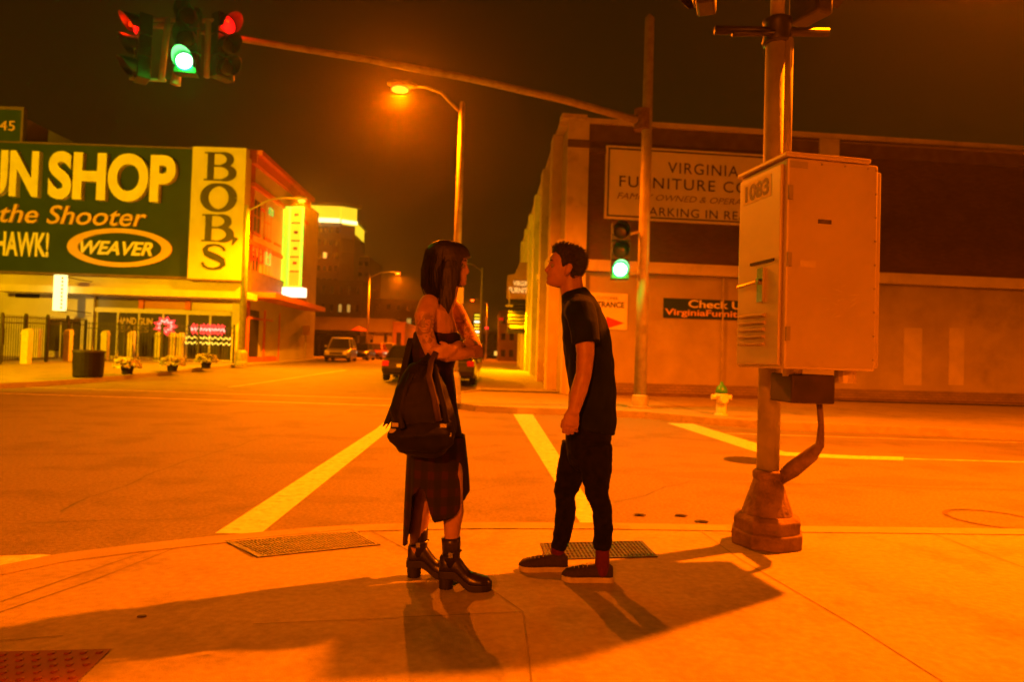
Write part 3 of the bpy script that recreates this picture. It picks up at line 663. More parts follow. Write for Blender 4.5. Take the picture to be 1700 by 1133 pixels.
# the billboard
s0, z0, _, _ = PB.rect(-250, 243, 325, 456); s1 = PB.px(325, 300)[0]; zb0 = PB.px(200, 457)[1]; zb1 = PB.px(200, 246)[1]
bb = root('billboard', PB.pt((s0+s1)/2, zb0, 0), 'huge dark green billboard with raised pale letters on the shop front', 'billboard')
mb = MB(); mb.pbox(PB, s0, s1, zb0, zb1, 0, .25); obj('panel', mb, M['green'], bb)
mb = MB(); mb.pbox(PB, s0, s1, zb0-.12, zb0, 0, .32); mb.pbox(PB, s0, s1, zb1, zb1+.08, 0, .32); obj('rim', mb, M['trim'], bb)
sc1 = PB.px(41, 210)[0]
mb = MB(); mb.pbox(PB, s0, sc1, zb1+.08, PB.px(20, 185)[1], 0, .25); obj('crest_panel', mb, M['green'], bb)
mb = MB(); mb.pbox(PB, s0, sc1+.12, PB.px(20, 185)[1], PB.px(20, 180)[1], 0, .3); mb.pbox(PB, sc1, sc1+.12, zb1+.08, PB.px(20, 185)[1], 0, .3); obj('crest_rim', mb, M['trim'], bb)
dd = .25
lettering(bb, 'GUN', PB, PB.rect(-68, 253, 76, 330), dd+.02, M['white'], .32, offset=.042, spacing=1.0)
lettering(bb, 'SHOP', PB, PB.rect(92, 259, 300, 338), dd+.02, M['white'], .32, offset=.042, spacing=1.0)
lettering(bb, 'for the Shooter', PB, PB.rect(-66, 343, 250, 374), dd+.02, M['gold'], .12, shear=.25, offset=.01)
lettering(bb, 'BLACKHAWK!', PB, PB.rect(-84, 385, 87, 426), dd, M['white'], .05, offset=.03)
lettering(bb, '1945', PB, PB.rect(-16, 203, 31, 219), dd, M['gold'], .05)
lettering(bb, 'WEAVER', PB, PB.rect(138, 402, 258, 425), dd, M['white'], .05, shear=.3, offset=.03)
c = PB.px(204, 413); a_ = PB.px(290, 413)[0]-c[0]; b_ = PB.px(204, 381)[1]-c[1]
mb = MB(); n = 64; rg = []
for rr, d0, d1 in ((1, dd, dd+.1), ):
    o = [(c[0]+a_*math.cos(2*math.pi*k/n), c[1]+b_*math.sin(2*math.pi*k/n)) for k in range(n)]
    i_ = [(c[0]+.03*a_+a_*.80*math.cos(2*math.pi*k/n)-.06, c[1]+b_*.76*math.sin(2*math.pi*k/n)) for k in range(n)]
    rg = [[PB.pt(x, z, dd) for x, z in o], [PB.pt(x, z, dd+.1) for x, z in o], [PB.pt(x, z, dd+.1) for x, z in i_], [PB.pt(x, z, dd) for x, z in i_]]
    mb.rings(rg, cap=False)
obj('oval', mb, M['gold'], bb)
# vertical name sign with painted serif letters
s0 = PB.px(325, 300)[0]; s1 = PB.px(413, 300)[0]; z0, z1 = PB.px(365, 466)[1], PB.px(365, 249)[1]
vs_ = root('name_sign', PB.pt((s0+s1)/2, z0, .25), 'tall yellow sign with dark serif letters down the corner of the shop', 'sign')
mb = MB(); mb.pbox(PB, s0, s1, z0, z1, 0, .5); obj('panel', mb, pm('name_panel', (.52, .50, .42), (.58, .56, .48), 1.5), vs_)
mb = MB(); mb.pbox(PB, s0, s1, z0-.08, z0, 0, .55); obj('rim', mb, M['trim'], vs_)
def serif(ch, x0, y0, x1, y1):
    a, zb_, b, zt_ = PB.rect(x0, y0, x1, y1); w, h = b-a, zt_-zb_; mb = MB(); k = [0]
    def stroke(pts, ws):
        k[0] += 1; d1 = .5+.03+.002*k[0]; rg = []
        P3 = [Vector((a+x*w, zb_+y*h)) for x, y in pts]
        for i, p in enumerate(P3):
            t = (P3[min(i+1, len(P3)-1)]-P3[max(i-1, 0)]).normalized(); n = Vector((-t.y, t.x))*(ws[i]*w/2)
            l, r_ = p+n, p-n; rg.append([PB.pt(l.x, l.y, .5), PB.pt(l.x, l.y, d1), PB.pt(r_.x, r_.y, d1), PB.pt(r_.x, r_.y, .5)])
        mb.rings(rg)
    def arc(cx, cy, rx, ry, t0, t1, thick, thin, n=18):
        ps, ws = [], []
        for i in range(n+1):
            t = R(t0+(t1-t0)*i/n); ps.append((cx+rx*math.cos(t), cy+ry*math.sin(t))); ws.append(thin+(thick-thin)*abs(math.cos(t))**1.3)
        stroke(ps, ws)
    if ch == 'B':
        stroke([(.22, 0), (.22, 1)], [.2, .2]); stroke([(.02, .02), (.55, .02)], [.05, .05]); stroke([(.02, .98), (.55, .98)], [.05, .05]); stroke([(.2, .52), (.55, .52)], [.05, .05])
        arc(.52, .755, .30, .225, -90, 90, .22, .06); arc(.55, .27, .35, .25, -90, 90, .24, .06)
    if ch == 'O': arc(.5, .5, .41, .46, 0, 360, .24, .08, 36)
    if ch == 'S':
        ps = [(.86, .74), (.80, .86), (.66, .95), (.48, .97), (.28, .92), (.18, .78), (.24, .64), (.42, .55), (.62, .46), (.78, .36), (.82, .22), (.72, .09), (.50, .03), (.30, .05), (.16, .14), (.10, .28)]
        ws = [.09, .09, .08, .08, .12, .18, .22, .24, .24, .22, .18, .12, .08, .08, .09, .09]; stroke(ps, ws)
    if ch == "'": stroke([(.7, 1), (.25, 0)], [.8, .15])
    obj('lettering', mb, M['black'], vs_)
serif('B', 345, 258, 398, 304); serif('O', 341, 309, 398, 355); serif('B', 341, 360, 394, 404); serif('S', 338, 408, 386, 450); serif("'", 389, 397, 401, 410)
# small lit box sign over the entrance
Yp = PB.o.y-1.85; PX = Plane((PB.o.x, Yp), PB.u)
a, z0, b, z1 = PX.rect(91, 457, 109, 516)
ls = root('projecting_sign', PX.pt((a+b)/2, z0, 0), 'small glowing upright box sign hanging over the shop entrance', 'sign')
mb = MB(); mb.pbox(PX, a, b, z0, z1, -.12, .12); obj('light_box', mb, M['signwhite'], ls)
mb = MB()
for i in range(9):
    zc = z1-.15-(z1-z0-.3)*i/8; mb.pbox(PX, b-.16, b-.06, zc-.06, zc+.05, .12, .13)
obj('lettering', mb, pm('orange_letter', (.45, .08, .01)), ls)
mb = MB(); 
for z in (z1-.1, z0+.05): mb.tube([PX.pt(b, z, 0), PX.pt(b+.6, z-.08, -1.2)], .025, 5); mb.tube([PX.pt(a, z, 0), PX.pt(a-.1, z-.08, -1.2)], .025, 5)
obj('bracket', mb, M['fence'], ls)
# neon and letters in the windows
dn = .16
wl = root('window_lettering', PB.pt(PB.px(226, 545)[0], PB.px(226, 545)[1], dn), 'pale lettering in the dark shop window left of the red neon', 'sign')
lettering(wl, 'HAND GUN', PB, PB.rect(198, 528, 256, 540), dn, pm('letter_dim', (.6, .45, .28)), .02, offset=.03)
lettering(wl, 'SAFES', PB, PB.rect(202, 542, 250, 552), dn, pm('letter_dimmer', (.3, .22, .14)), .02, shear=.1)
def neon_tube(name, label, paths, mats, rad=.03):
    pr = []
    allp = [p for q in paths for p in q]; c = PB.pt(sum(p[0] for p in allp)/len(allp), min(p[1] for p in allp), dn)
    r = root(name, c, label, 'neon sign'); 
    for i, q in enumerate(paths):
        mb = MB(); mb.tube([PB.pt(x, z, dn) for x, z in q], rad, 6); obj('tube', mb, mats[i % len(mats)], r, smooth=True)
    return r
cx, cz = PB.px(277, 542); rad = PB.px(297, 542)[0]-cx
paths = []
for q, (k0, k1) in enumerate(((1, .62), (.72, .4), (.45, .18))):
    paths.append([(cx+rad*(k0 if i % 2 == 0 else k1)*math.cos(math.pi*i/9), cz+.78*rad*(k0 if i % 2 == 0 else k1)*math.sin(math.pi*i/9)) for i in range(19)])
neon_tube('starburst_neon', 'red and pink starburst neon in the middle shop window', paths, [M['neon_r'], M['neon_p'], M['neon_r']], .035)
paths = []
x0, zz0 = PB.px(319, 552); x1, zz1 = PB.px(375, 543); n = 26
for q in range(3):
    paths.append([(x0+(x1-x0)*i/n, zz0+(zz1-zz0)*.5*q+.11*math.sin(i*2.3+q*1.7)) for i in range(n+1)])
neon_tube('script_neon', 'red script neon in the shop window at the corner', paths, [M['neon_r'], M['neon_p'], M['neon_r']], .04)
paths = []
x0, zz0 = PB.px(298, 569); x1, zz1 = PB.px(385, 563)
for q in range(2): paths.append([(x0+(x1-x0)*i/30, zz0+(zz1-zz0)*q+.07*math.sin(i*2.1+q)) for i in range(31)])
neon_tube('amber_neon', 'amber neon line below the red script in the shop window', paths, [M['neon_o']], .035)

# iron fence, posts, planters
Pf0 = gnd(-90, 633, .14); Pf1 = gnd(182, 612, .14); Pf2 = gnd(389, 603, .14)
Pf0 = Vector((-19.5-4, 26, 0)); 
fA = at(0, 600, 28.5); fB = at(140, 600, 34.0); fC = at(388, 600, 36.0)
fr_ = root('iron_fence', (fA.x, 28.5, ter(28)+.14), 'black iron picket fence along the front of the shop', 'fence')
segs = [(Vector((fA.x-9, 26.0, 0)), Vector((fA.x, 28.5, 0)), 2.0), (Vector((fA.x, 28.5, 0)), Vector((fB.x, 34, 0)), 2.05), (Vector((fB.x, 34, 0)), Vector((fC.x, 35.9, 0)), 1.9)]
for si, (a, b, h) in enumerate(segs):
    d = b-a; L = d.length; n = int(L/.135); mb = MB()
    for i in range(n+1):
        p = a+d*i/n; g = ter(p.y)+.14
        if si == 2 and h > 0: hh = h
        mb.box(p.x-.011, p.y-.011, g+.08, p.x+.011, p.y+.011, g+h)
    for zz in (.15, h-.35, h-.12):
        u_ = d.normalized()*1; nn = Vector((-u_.y, u_.x, 0))*.018
        rg = []
        for i in range(9):
            p = a+d*i/8; g = ter(p.y)+.14+zz
            rg.append([p+nn+Vector((0, 0, g)), p-nn+Vector((0, 0, g)), p-nn+Vector((0, 0, g+.04)), p+nn+Vector((0, 0, g+.04))])
        mb.rings(rg)
    obj('pickets', mb, M['fence'], fr_)
    for i in range(0, 5):
        p = a+d*i/4; g = ter(p.y)+.14
        if i == 4 and si < 2: continue
        mb = MB(); mb.box(p.x-.045, p.y-.045, g, p.x+.045, p.y+.045, g+h+.08); obj('post', mb, M['fence'], fr_)
proto = None
for i, (x, yb, yt) in enumerate([(42, 614, 570), (111, 610, 568), (60, 592, 570), (173, 607, 568), (217, 597, 569), (261, 602, 568), (285, 600, 572), (299, 599, 572)]):
    Yb = [29.5, 32.5, 35.5, 34.2, 35.4, 35.2, 35.6, 35.7][i]; g = ter(Yb)+.14; X = at(x, yb, Yb).x
    lab = ['pale wooden bollard behind the fence at the picture edge', 'pale bollard standing in front of the shop door', 'short bollard close to the wall between the first two', 'pale bollard just right of the black trash bin', 'slim bollard behind the first flower pot',
           'wide bollard between the first and second flower pots', 'small bollard behind the second flower pot', 'last bollard under the amber neon'][i]
    if proto is None:
        proto = root('bollard', (0, 0, 0), lab, 'bollard', 'pale bollards along the shop front')
        mb = MB(); mb.box(-.15, -.15, 0, .15, .15, 1.25); obj('post', mb, M['post'], proto, bevel=.02)
        mb = MB(); mb.hexa([(-.17, -.17, 1.25), (.17, -.17, 1.25), (.17, .17, 1.25), (-.17, .17, 1.25)], [(-.12, -.12, 1.42), (.12, -.12, 1.42), (.12, .12, 1.5), (-.12, .12, 1.5)]); obj('cap', mb, M['post'], proto)
        proto.location = (X, Yb, g)
    else: dup(proto, (X, Yb, g), label=lab)
def pot(x, yb, w_px, label, seed):
    p = gnd(x, yb, .14); sc = p.y/1133; r = root('flower_pot', p, label, 'flower pot', 'flower pots along the kerb of the shop')
    rw = w_px*sc/2; h = rw*1.7
    mb = MB(); mb.lathe(p, [(rw*.68, 0), (rw*.95, h*.88), (rw*1.08, h*.9), (rw*1.08, h), (rw*.9, h), (rw*.85, h*.9)], 18); obj('pot', mb, M['pot'], r)
    rnd = random.Random(seed); fl, lf = MB(), MB()
    for k in range(900):
        t = rnd.random()*2*math.pi; q = rnd.random()**.5; rr = rw*1.9*q
        c = p+Vector((rr*math.cos(t), rr*math.sin(t), h+rw*.62*(1-q*q)+rnd.uniform(-.05, .05)-(.12 if q > .85 else 0)))
        s = rnd.uniform(.02, .045)*1.1; a = Vector((rnd.gauss(0, 1), rnd.gauss(0, 1), rnd.gauss(0, .6))).normalized()*s; b = a.cross(Vector((rnd.gauss(0, 1), rnd.gauss(0, 1), 1))).normalized()*s
        (fl if rnd.random() < .78 else lf).add([c-a-b, c+a-b, c+a+b, c-a+b], [(0, 1, 2, 3)])
    obj('flowers', fl, M['flower'], r); obj('leaves', lf, M['leaf'], r)
pot(211, 622, 22, 'flower pot nearest the black trash bin, with cream flowers', 1)
pot(286, 617, 20, 'flower pot under the red starburst neon, with cream flowers', 2)
pot(342, 612, 19, 'flower pot beside the lamp post at the shop corner', 3)
p = gnd(146, 627, .14); r = root('trash_bin', p, 'black round trash bin on the sidewalk in front of the shop', 'trash bin')
mb = MB(); mb.lathe(p, [(.40, 0), (.44, .05), (.47, .82)], 24); obj('bin', mb, M['pot'], r)
mb = MB(); mb.lathe(p+Vector((0, 0, .82)), [(.5, 0), (.5, .06), (.44, .07), (.3, .09), (.28, .07)], 24); obj('rim', mb, M['fence'], r)

# ================================================================== RED BRICK BUILDING
XR = PB.o.x+.02
PR = Plane((XR, 37.3), (0, 1))       # s runs away down the street, n points to +X
yR1 = 48.6; g = ter(42)
zr = at(416, 256, 37.3).z
rb = root('red_brick_building', (XR-5, 37.3, ter(37)+.14), 'three storey red brick building glowing beside the tall neon sign', 'building')
mb = MB(); mb.pbox(PR, 0, yR1-37.3, .2, zr, -14, 0); obj('wall', mb, M['redbrick'], rb)
mb = MB(); LRd = yR1-37.3
mb.pbox(PR, 0, LRd, zr, zr+.25, -.3, .55); mb.pbox(PR, 0, LRd, zr-.5, zr, 0, .3); obj('cornice', mb, M['redtrim'], rb)
mb = MB(); mb.pbox(PR, 0, LRd, zr-1.75, zr-1.5, 0, .22); obj('string_course', mb, M['redtrim'], rb)
mb = MB(); mb.pbox(PR, 0, LRd, zr-4.9, zr-4.65, 0, .16); obj('string_course', mb, M['redtrim'], rb)
for row, (za, zc) in enumerate(((zr-4.1, zr-2.3), (zr-7.3, zr-5.4))):
    for k in range(6):
        s = .5+1.85*k; mb = MB(); mb.pbox(PR, s, s+1.05, za, zc, -.0, .03)
        w = obj('window', mb, M['interior'], rb)
        mb = MB(); mb.pbox(PR, s-.1, s+1.15, za-.14, za, 0, .12); obj('sill', mb, M['redtrim'], w)
        mb = MB(); mb.pbox(PR, s+.49, s+.56, za, zc, .03, .05); mb.pbox(PR, s, s+1.05, (za+zc)/2-.03, (za+zc)/2+.03, .03, .055); mb.pbox(PR, s-.08, s, za, zc+.08, 0, .06); mb.pbox(PR, s+1.05, s+1.13, za, zc+.08, 0, .06); obj('frame', mb, M['redtrim'], w)
for k in range(4):
    s = .3+2.75*k; g = ter(38+s)+.14; mb = MB(); mb.pbox(PR, s, s+2.5, g+.3, g+2.9, 0, .03); w = obj('shop_window', mb, [M['interior'], pm('warm_interior', (.10, .05, .02), (.03, .02, .01), 1.3)][k % 2], rb)
    mb = MB(); mb.pbox(PR, s-.1, s, g, g+3.0, 0, .12); mb.pbox(PR, s+2.5, s+2.6, g, g+3.0, 0, .12); mb.pbox(PR, s, s+2.5, g+2.4, g+2.5, .03, .08); mb.pbox(PR, s-.1, s+2.6, g, g+.3, 0, .1); obj('frame', mb, M['redtrim'], w)
g = ter(44)
c0, c1 = 5.2, 4.8
mb = MB(); mb.pbox(PR, -.1, 11.2, 4.1, 4.4, 0, 1.6); obj('marquee_canopy', mb, M['redtrim'], rb)
mb = MB(); mb.pbox(PR, 0, 11.2, 4.4, 5.6, 0, .25); obj('fascia', mb, M['trim'], rb)
# coloured lit letters on the wall of the red building
ln = root('wall_neon', PR.pt(2.6, 7, .1), 'row of small red and green lit shapes on the red brick wall', 'neon sign')
for k, (x, y0, y1, m) in enumerate(((419, 405, 433, 'neon_r'), (431, 405, 438, 'neon_r'), (443, 412, 442, 'neon_g'), (434, 346, 353, 'neon_r'), (448, 345, 360, 'neon_g'))):
    q = PR.px(x, y0, .15), PR.px(x+6, y1, .15); mb = MB(); s0, s1 = q[0][0], q[1][0]; z1, z0 = q[0][1], q[1][1]
    for d0 in (s0, s1-.09): mb.pbox(PR, d0, d0+.09, z0, z1, .1, .16)
    for j in range(3): mb.pbox(PR, s0+.09, s1-.09, z0+(z1-z0)*j/2.2, z0+(z1-z0)*j/2.2+.08, .1, .15)
    obj('lit_shape', mb, pm('x') if 0 else [M['tail'], M['tail'], em('dim_green%d' % k, (.3, 1, .1), .5)][0 if m == 'neon_r' else 2], ln)
# blade neon sign
YN = 43.0; PN = Plane((-12.3, YN), (math.cos(R(-6)), math.sin(R(-6))))
a0, z0, a1, z1 = PN.rect(467, 344, 503, 478)
bn = root('blade_sign', PN.pt((a0+a1)/2, z0, 0), 'tall yellow and green neon blade sign on the red brick building', 'neon sign')
xm = PN.px(480, 400)[0]
mb = MB(); mb.pbox(PN, a0+.1, a1-.1, z0, z1, -.3, .0); obj('body', mb, pm('blade_body', (.35, .32, .1)), bn)
mb = MB(); 
mb.pbox(PN, a0+.12, xm-.08, z0+.05, z1-.05, .0, .02); obj('face', mb, em('blade_face_green', (.5, 1, .02), 1.0), bn)
zs = [z1-(z1-z0)*t for t in (.0, .2, .42, .62, .8, 1)]
for k in range(5):
    mb = MB(); mb.pbox(PN, xm+.02, a1-.16, zs[k+1]+.06, zs[k]-.02, .0, .03); obj('letter_panel', mb, em('blade_panel%d' % k, (.85, .84, .02), [.95, .9, .9, .8, .55][k]), bn)
mb = MB()
for a in (a0+.03, xm-.04, a1-.1): mb.pbox(PN, a-.03, a+.1, z0, z1, .02, .09)
for z in (z0, z1-.07): mb.pbox(PN, a0+.03, a1-.03, z, z+.07, .09, .14)
obj('tube', mb, M['neon_g'], bn)
mb = MB()
for k in range(1, 5): mb.pbox(PN, xm+.15, a1-.25, zs[k]-.03, zs[k]+.05, .03, .05); mb.pbox(PN, xm+.3, a1-.35, zs[k]+.45, zs[k]+.62, .03, .05)
obj('lettering', mb, pm('blade_letter', (.3, .05, .01)), bn)
b0, y0, b1, y1 = PN.rect(459, 478, 506, 493)
mb = MB(); mb.pbox(PN, b0, b1, y0, y1, -.35, .3); obj('base_box', mb, M['neon_w'], bn, bevel=.05)
l = bpy.data.lights.new('neon_glow', 'POINT'); l.energy = 800; l.color = (1, .11, 0); l.shadow_soft_size = .8
o = bpy.data.objects.new('neon_glow', l); COL.objects.link(o); o.parent = bn; o.location = Vector((2.2, -1.8, 1.5))

# ================================================================== FAR BUILDINGS
def far_building(name, px0, px1, ytop, Y, depth, mat, label, rows, cols, lit=(), seed=0, ww=.5, wh=.5, zb=0, wm=None):
    P = Plane((0, Y), (1, 0)); ym = ytop*.6+.4*590; a = at(px0, ym, Y).x; b = at(px1, ym, Y).x; z = at((px0+px1)/2, ytop, Y).z; g = ter(Y)
    r = root(name, ((a+b)/2, Y, g), label, 'building'); mb = MB(); mb.pbox(P, a, b, g-.3, z, -depth, 0); obj('wall', mb, mat, r)
    mb = MB(); mb.pbox(P, a-.1, b+.1, z, z+(z-g)*.02+.15, -depth-.1, .15); obj('parapet', mb, mat, r)
    rnd = random.Random(seed); cw = (b-a)/cols; rh = (z-g)/rows
    for i in range(rows):
        for j in range(cols):
            x = a+cw*(j+.5); zc = g+rh*(i+.55); on = (i, j) in lit or (not lit and rnd.random() < .08)
            mb = MB(); mb.pbox(P, x-cw*ww/2, x+cw*ww/2, zc-rh*wh/2, zc+rh*wh/2, 0, .05)
            obj('window', mb, (wm or M['winlit']) if on else M['winoff'], r)
    return r, P, a, b, g, z
tw, P, a, b, g, z = far_building('office_tower', 495, 562, 371, 200, 40, M['tower'], 'tall dark office tower with a glowing yellow crown', 10, 7, {(9, 1), (7, 0), (7, 2), (7, 4), (5, 1), (4, 3), (4, 4), (3, 2), (1, 0), (1, 2)}, 1, .62, .45)
PT2 = Plane((b, 200), (math.cos(R(35)), math.sin(R(35))))
mb = MB(); mb.pbox(PT2, 0, 4.6, g, z, -20, 0)
for k in range(10): mb.pbox(PT2, .0, 4.5, g+(z-g)*(k+.9)/10, g+(z-g)*(k+.97)/10, 0, .5)
obj('side_wall', mb, M['tower'], tw)
z2 = at(550, 343, 200).z
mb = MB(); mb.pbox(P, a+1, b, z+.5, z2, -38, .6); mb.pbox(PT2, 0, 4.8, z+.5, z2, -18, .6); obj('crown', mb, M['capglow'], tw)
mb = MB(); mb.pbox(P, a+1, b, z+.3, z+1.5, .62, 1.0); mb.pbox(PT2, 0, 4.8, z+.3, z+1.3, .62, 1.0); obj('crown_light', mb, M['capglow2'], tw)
mb = MB(); mb.pbox(P, a+.2, b+.6, z2, z2+.9, -40, 1.8); mb.pbox(PT2, -.5, 5.6, z2+.01, z2+.92, -18, 1.8); obj('roof', mb, pm('crown_roof', (.4, .3, .06)), tw)
far_building('brick_block', 500, 600, 468, 135, 20, pm('dark_block', (.10, .065, .04), (.13, .085, .05), .2), 'dark brick block under the tower, two windows lit', 4, 7, {(2, 4), (2, 5)}, 2, .34, .42, wm=M['winlit2'])
far_building('brick_block', 600, 705, 500, 150, 25, pm('dark_block2', (.085, .06, .04), (.11, .075, .045), .2), 'dark block behind the far street lamp with faint windows', 4, 6, {(1, 1), (2, 4)}, 3, .4, .4, wm=M['winlit2'])
far_building('office_block', 570, 612, 430, 230, 25, pm('dark_block3', (.09, .065, .045), (.12, .085, .055), .1), 'lower dark tower peeking out right of the office tower', 9, 4, {(4, 1)}, 4, .6, .4, wm=M['winlit2'])
lw, P, a, b, g, z = far_building('low_warehouse', 512, 652, 531, 82, 16, pm('pale_block', (.36, .30, .24), (.42, .36, .28), .4, stain=(.3, .5, .2)), 'low pale flat-roofed building beyond the parked cars', 1, 6, {(0, 3)}, 5, .22, .28, wm=M['winlit2'])
mb = MB(); mb.pbox(P, a+3.5, b, g+2.9, g+3.1, 0, .6); obj('ledge', mb, M['trim'], lw)
lw2, P, a, b, g, z = far_building('low_brick_shop', 652, 672, 538, 80, 14, pm('red_block', (.28, .12, .06), (.34, .15, .08), .5), 'small reddish shop at the end of the pale flat-roofed building', 1, 1, (), 6, .4, .4)
far_building('street_end_block', 702, 770, 545, 190, 20, pm('dark_block4', (.08, .06, .04), (.1, .075, .05), .2), 'dark building at the left of the far end of the street', 3, 5, (), 8, .5, .5, wm=M['winlit'])
far_building('street_end_block', 770, 830, 552, 240, 20, pm('dark_block5', (.07, .05, .035), (.09, .065, .04), .2), 'dark building closing the far end of the street', 3, 5, (), 9, .5, .5, wm=M['winlit'])
far_building('corner_block', 829, 870, 520, 78, 12, pm('dark_block6', (.09, .06, .04), (.12, .08, .05), .4), 'dark narrow building on the store side of the street', 3, 3, (), 10, .5, .4)
# dark low wall / hedge of a lot with a red line of light
w = root('lot_canopy', (-15.5, 66, ter(66)), 'long low dark canopy with a red edge beside the parked cars', 'canopy')
mb = MB(); P = Plane((0, 66), (1, 0)); mb.pbox(P, -20.5, -12.2, ter(66)+2.3, ter(66)+2.7, -5, 0); obj('roof', mb, M['pot'], w)
mb = MB(); mb.pbox(P, -20.5, -17.0, ter(66)+2.45, ter(66)+2.62, 0, .06); obj('red_edge', mb, em('red_edge', (1, .03, .01), .35), w)
for x in (-20.2, -16.2, -12.6):
    mb = MB(); mb.pbox(P, x, x+.15, ter(66), ter(66)+2.3, -.4, -.2); obj('post', mb, M['fence'], w)
mb = MB(); mb.pbox(P, -20.3, -12.3, ter(66), ter(66)+2.3, -4.9, -4.7); obj('back_wall', mb, M['pot'], w)
# small things down the street
def far_sign(px, py, Y, w, h, mat, label, h0=None, name='street_sign', cat='sign', pole=True, emat=None):
    p = at(px, py, Y); g = ter(Y)+(.14 if abs(p.x) > 11 or p.x > -.4 else 0)
    r = root(name, (p.x, Y, g), label, cat); mb = MB(); mb.box(p.x-w/2, Y-.08, p.z-h/2, p.x+w/2, Y-.03, p.z+h/2); obj('panel', mb, mat, r)
    if pole: mb = MB(); mb.tube([(p.x, Y, g), (p.x, Y, p.z+h/2)], .04, 6); obj('post', mb, M['galv'], r)
    return r
far_sign(508, 549, 48, .55, .65, M['gold'], 'small yellowish sign on a post at the edge of the red brick building')
far_sign(614, 560, 60, .42, .42, M['gold'], 'small yellow square sign in front of the pale flat-roofed building')
p = gnd(596, 601, .14); Y = 68; p = at(596, 546, Y); g = ter(Y)
r = root('patio_umbrella', (p.x, Y, g), 'red patio umbrella standing before the pale flat-roofed building', 'umbrella')
mb = MB(); mb.lathe((p.x, Y, p.z), [(.9, -.22), (.86, -.18), (.45, .04), (.05, .2)], 10); obj('canopy', mb, pm('faded_red', (.16, .02, .012)), r)
mb = MB(); mb.tube([(p.x, Y, g), (p.x, Y, p.z+.3)], .04, 6); obj('pole', mb, M['galv'], r)
# neon blade far down the street
Y = 105; P = Plane((0, Y), (1, 0)); a0, z0, a1, z1 = P.rect(786, 520, 800, 570)
r = root('stacked_neon', P.pt((a0+a1)/2, z0, 0), 'stack of yellow green neon bars far down the street', 'neon sign')
mb = MB(); mb.pbox(P, a0, a1, z0, z1, -.3, -.02); obj('panel', mb, M['pot'], r)
for k in range(9): 
    zz = z0+(z1-z0)*(k+.1)/9; mb = MB(); mb.pbox(P, a0+(.1 if k > 1 else -.6), a1-.1, zz, zz+(z1-z0)*.055, 0, .1); obj('tube', mb, M['neon_y'] if k % 3 else M['neon_w'], r)
for i, (px, py, Y) in enumerate(((808, 545, 100), (845, 543, 118))):
    p = at(px, py, Y); r = root('far_traffic_signal', (p.x, Y, p.z-.8), ['far red traffic light beside the stack of neon bars', 'far red traffic light at the store side of the street'][i], 'traffic light')
    mb = MB(); mb.box(p.x-.22, Y-.15, p.z-.8, p.x+.22, Y+.15, p.z+.3); obj('housing', mb, M['mastsig'], r)
    mb = MB(); mb.ball((p.x, Y-.18, p.z), (.24, .08, .2), 10, 6); obj('red_lens', mb, em('far_red', (1, .02, .02), 4), r)
    mb = MB(); mb.tube([(p.x, Y+.2, ter(Y)), (p.x, Y+.2, p.z+.4)], .07, 6); obj('post', mb, M['galv'], r)
far_sign(838, 551, 112, 1.3, 1.9, em('far_yellow', (1, .55, .05), 1.1), 'small lit yellow box sign far down the street', name='lit_box_sign')
far_sign(832, 530, 75, .5, .3, M['tail'], 'tiny red sign above the dark narrow building', pole=False, name='red_sign')
far_sign(757, 491, 16.15, .36, .38, M['white'], 'white regulatory sign with a ring on the lamp post behind the woman', pole=False, name='regulatory_sign')
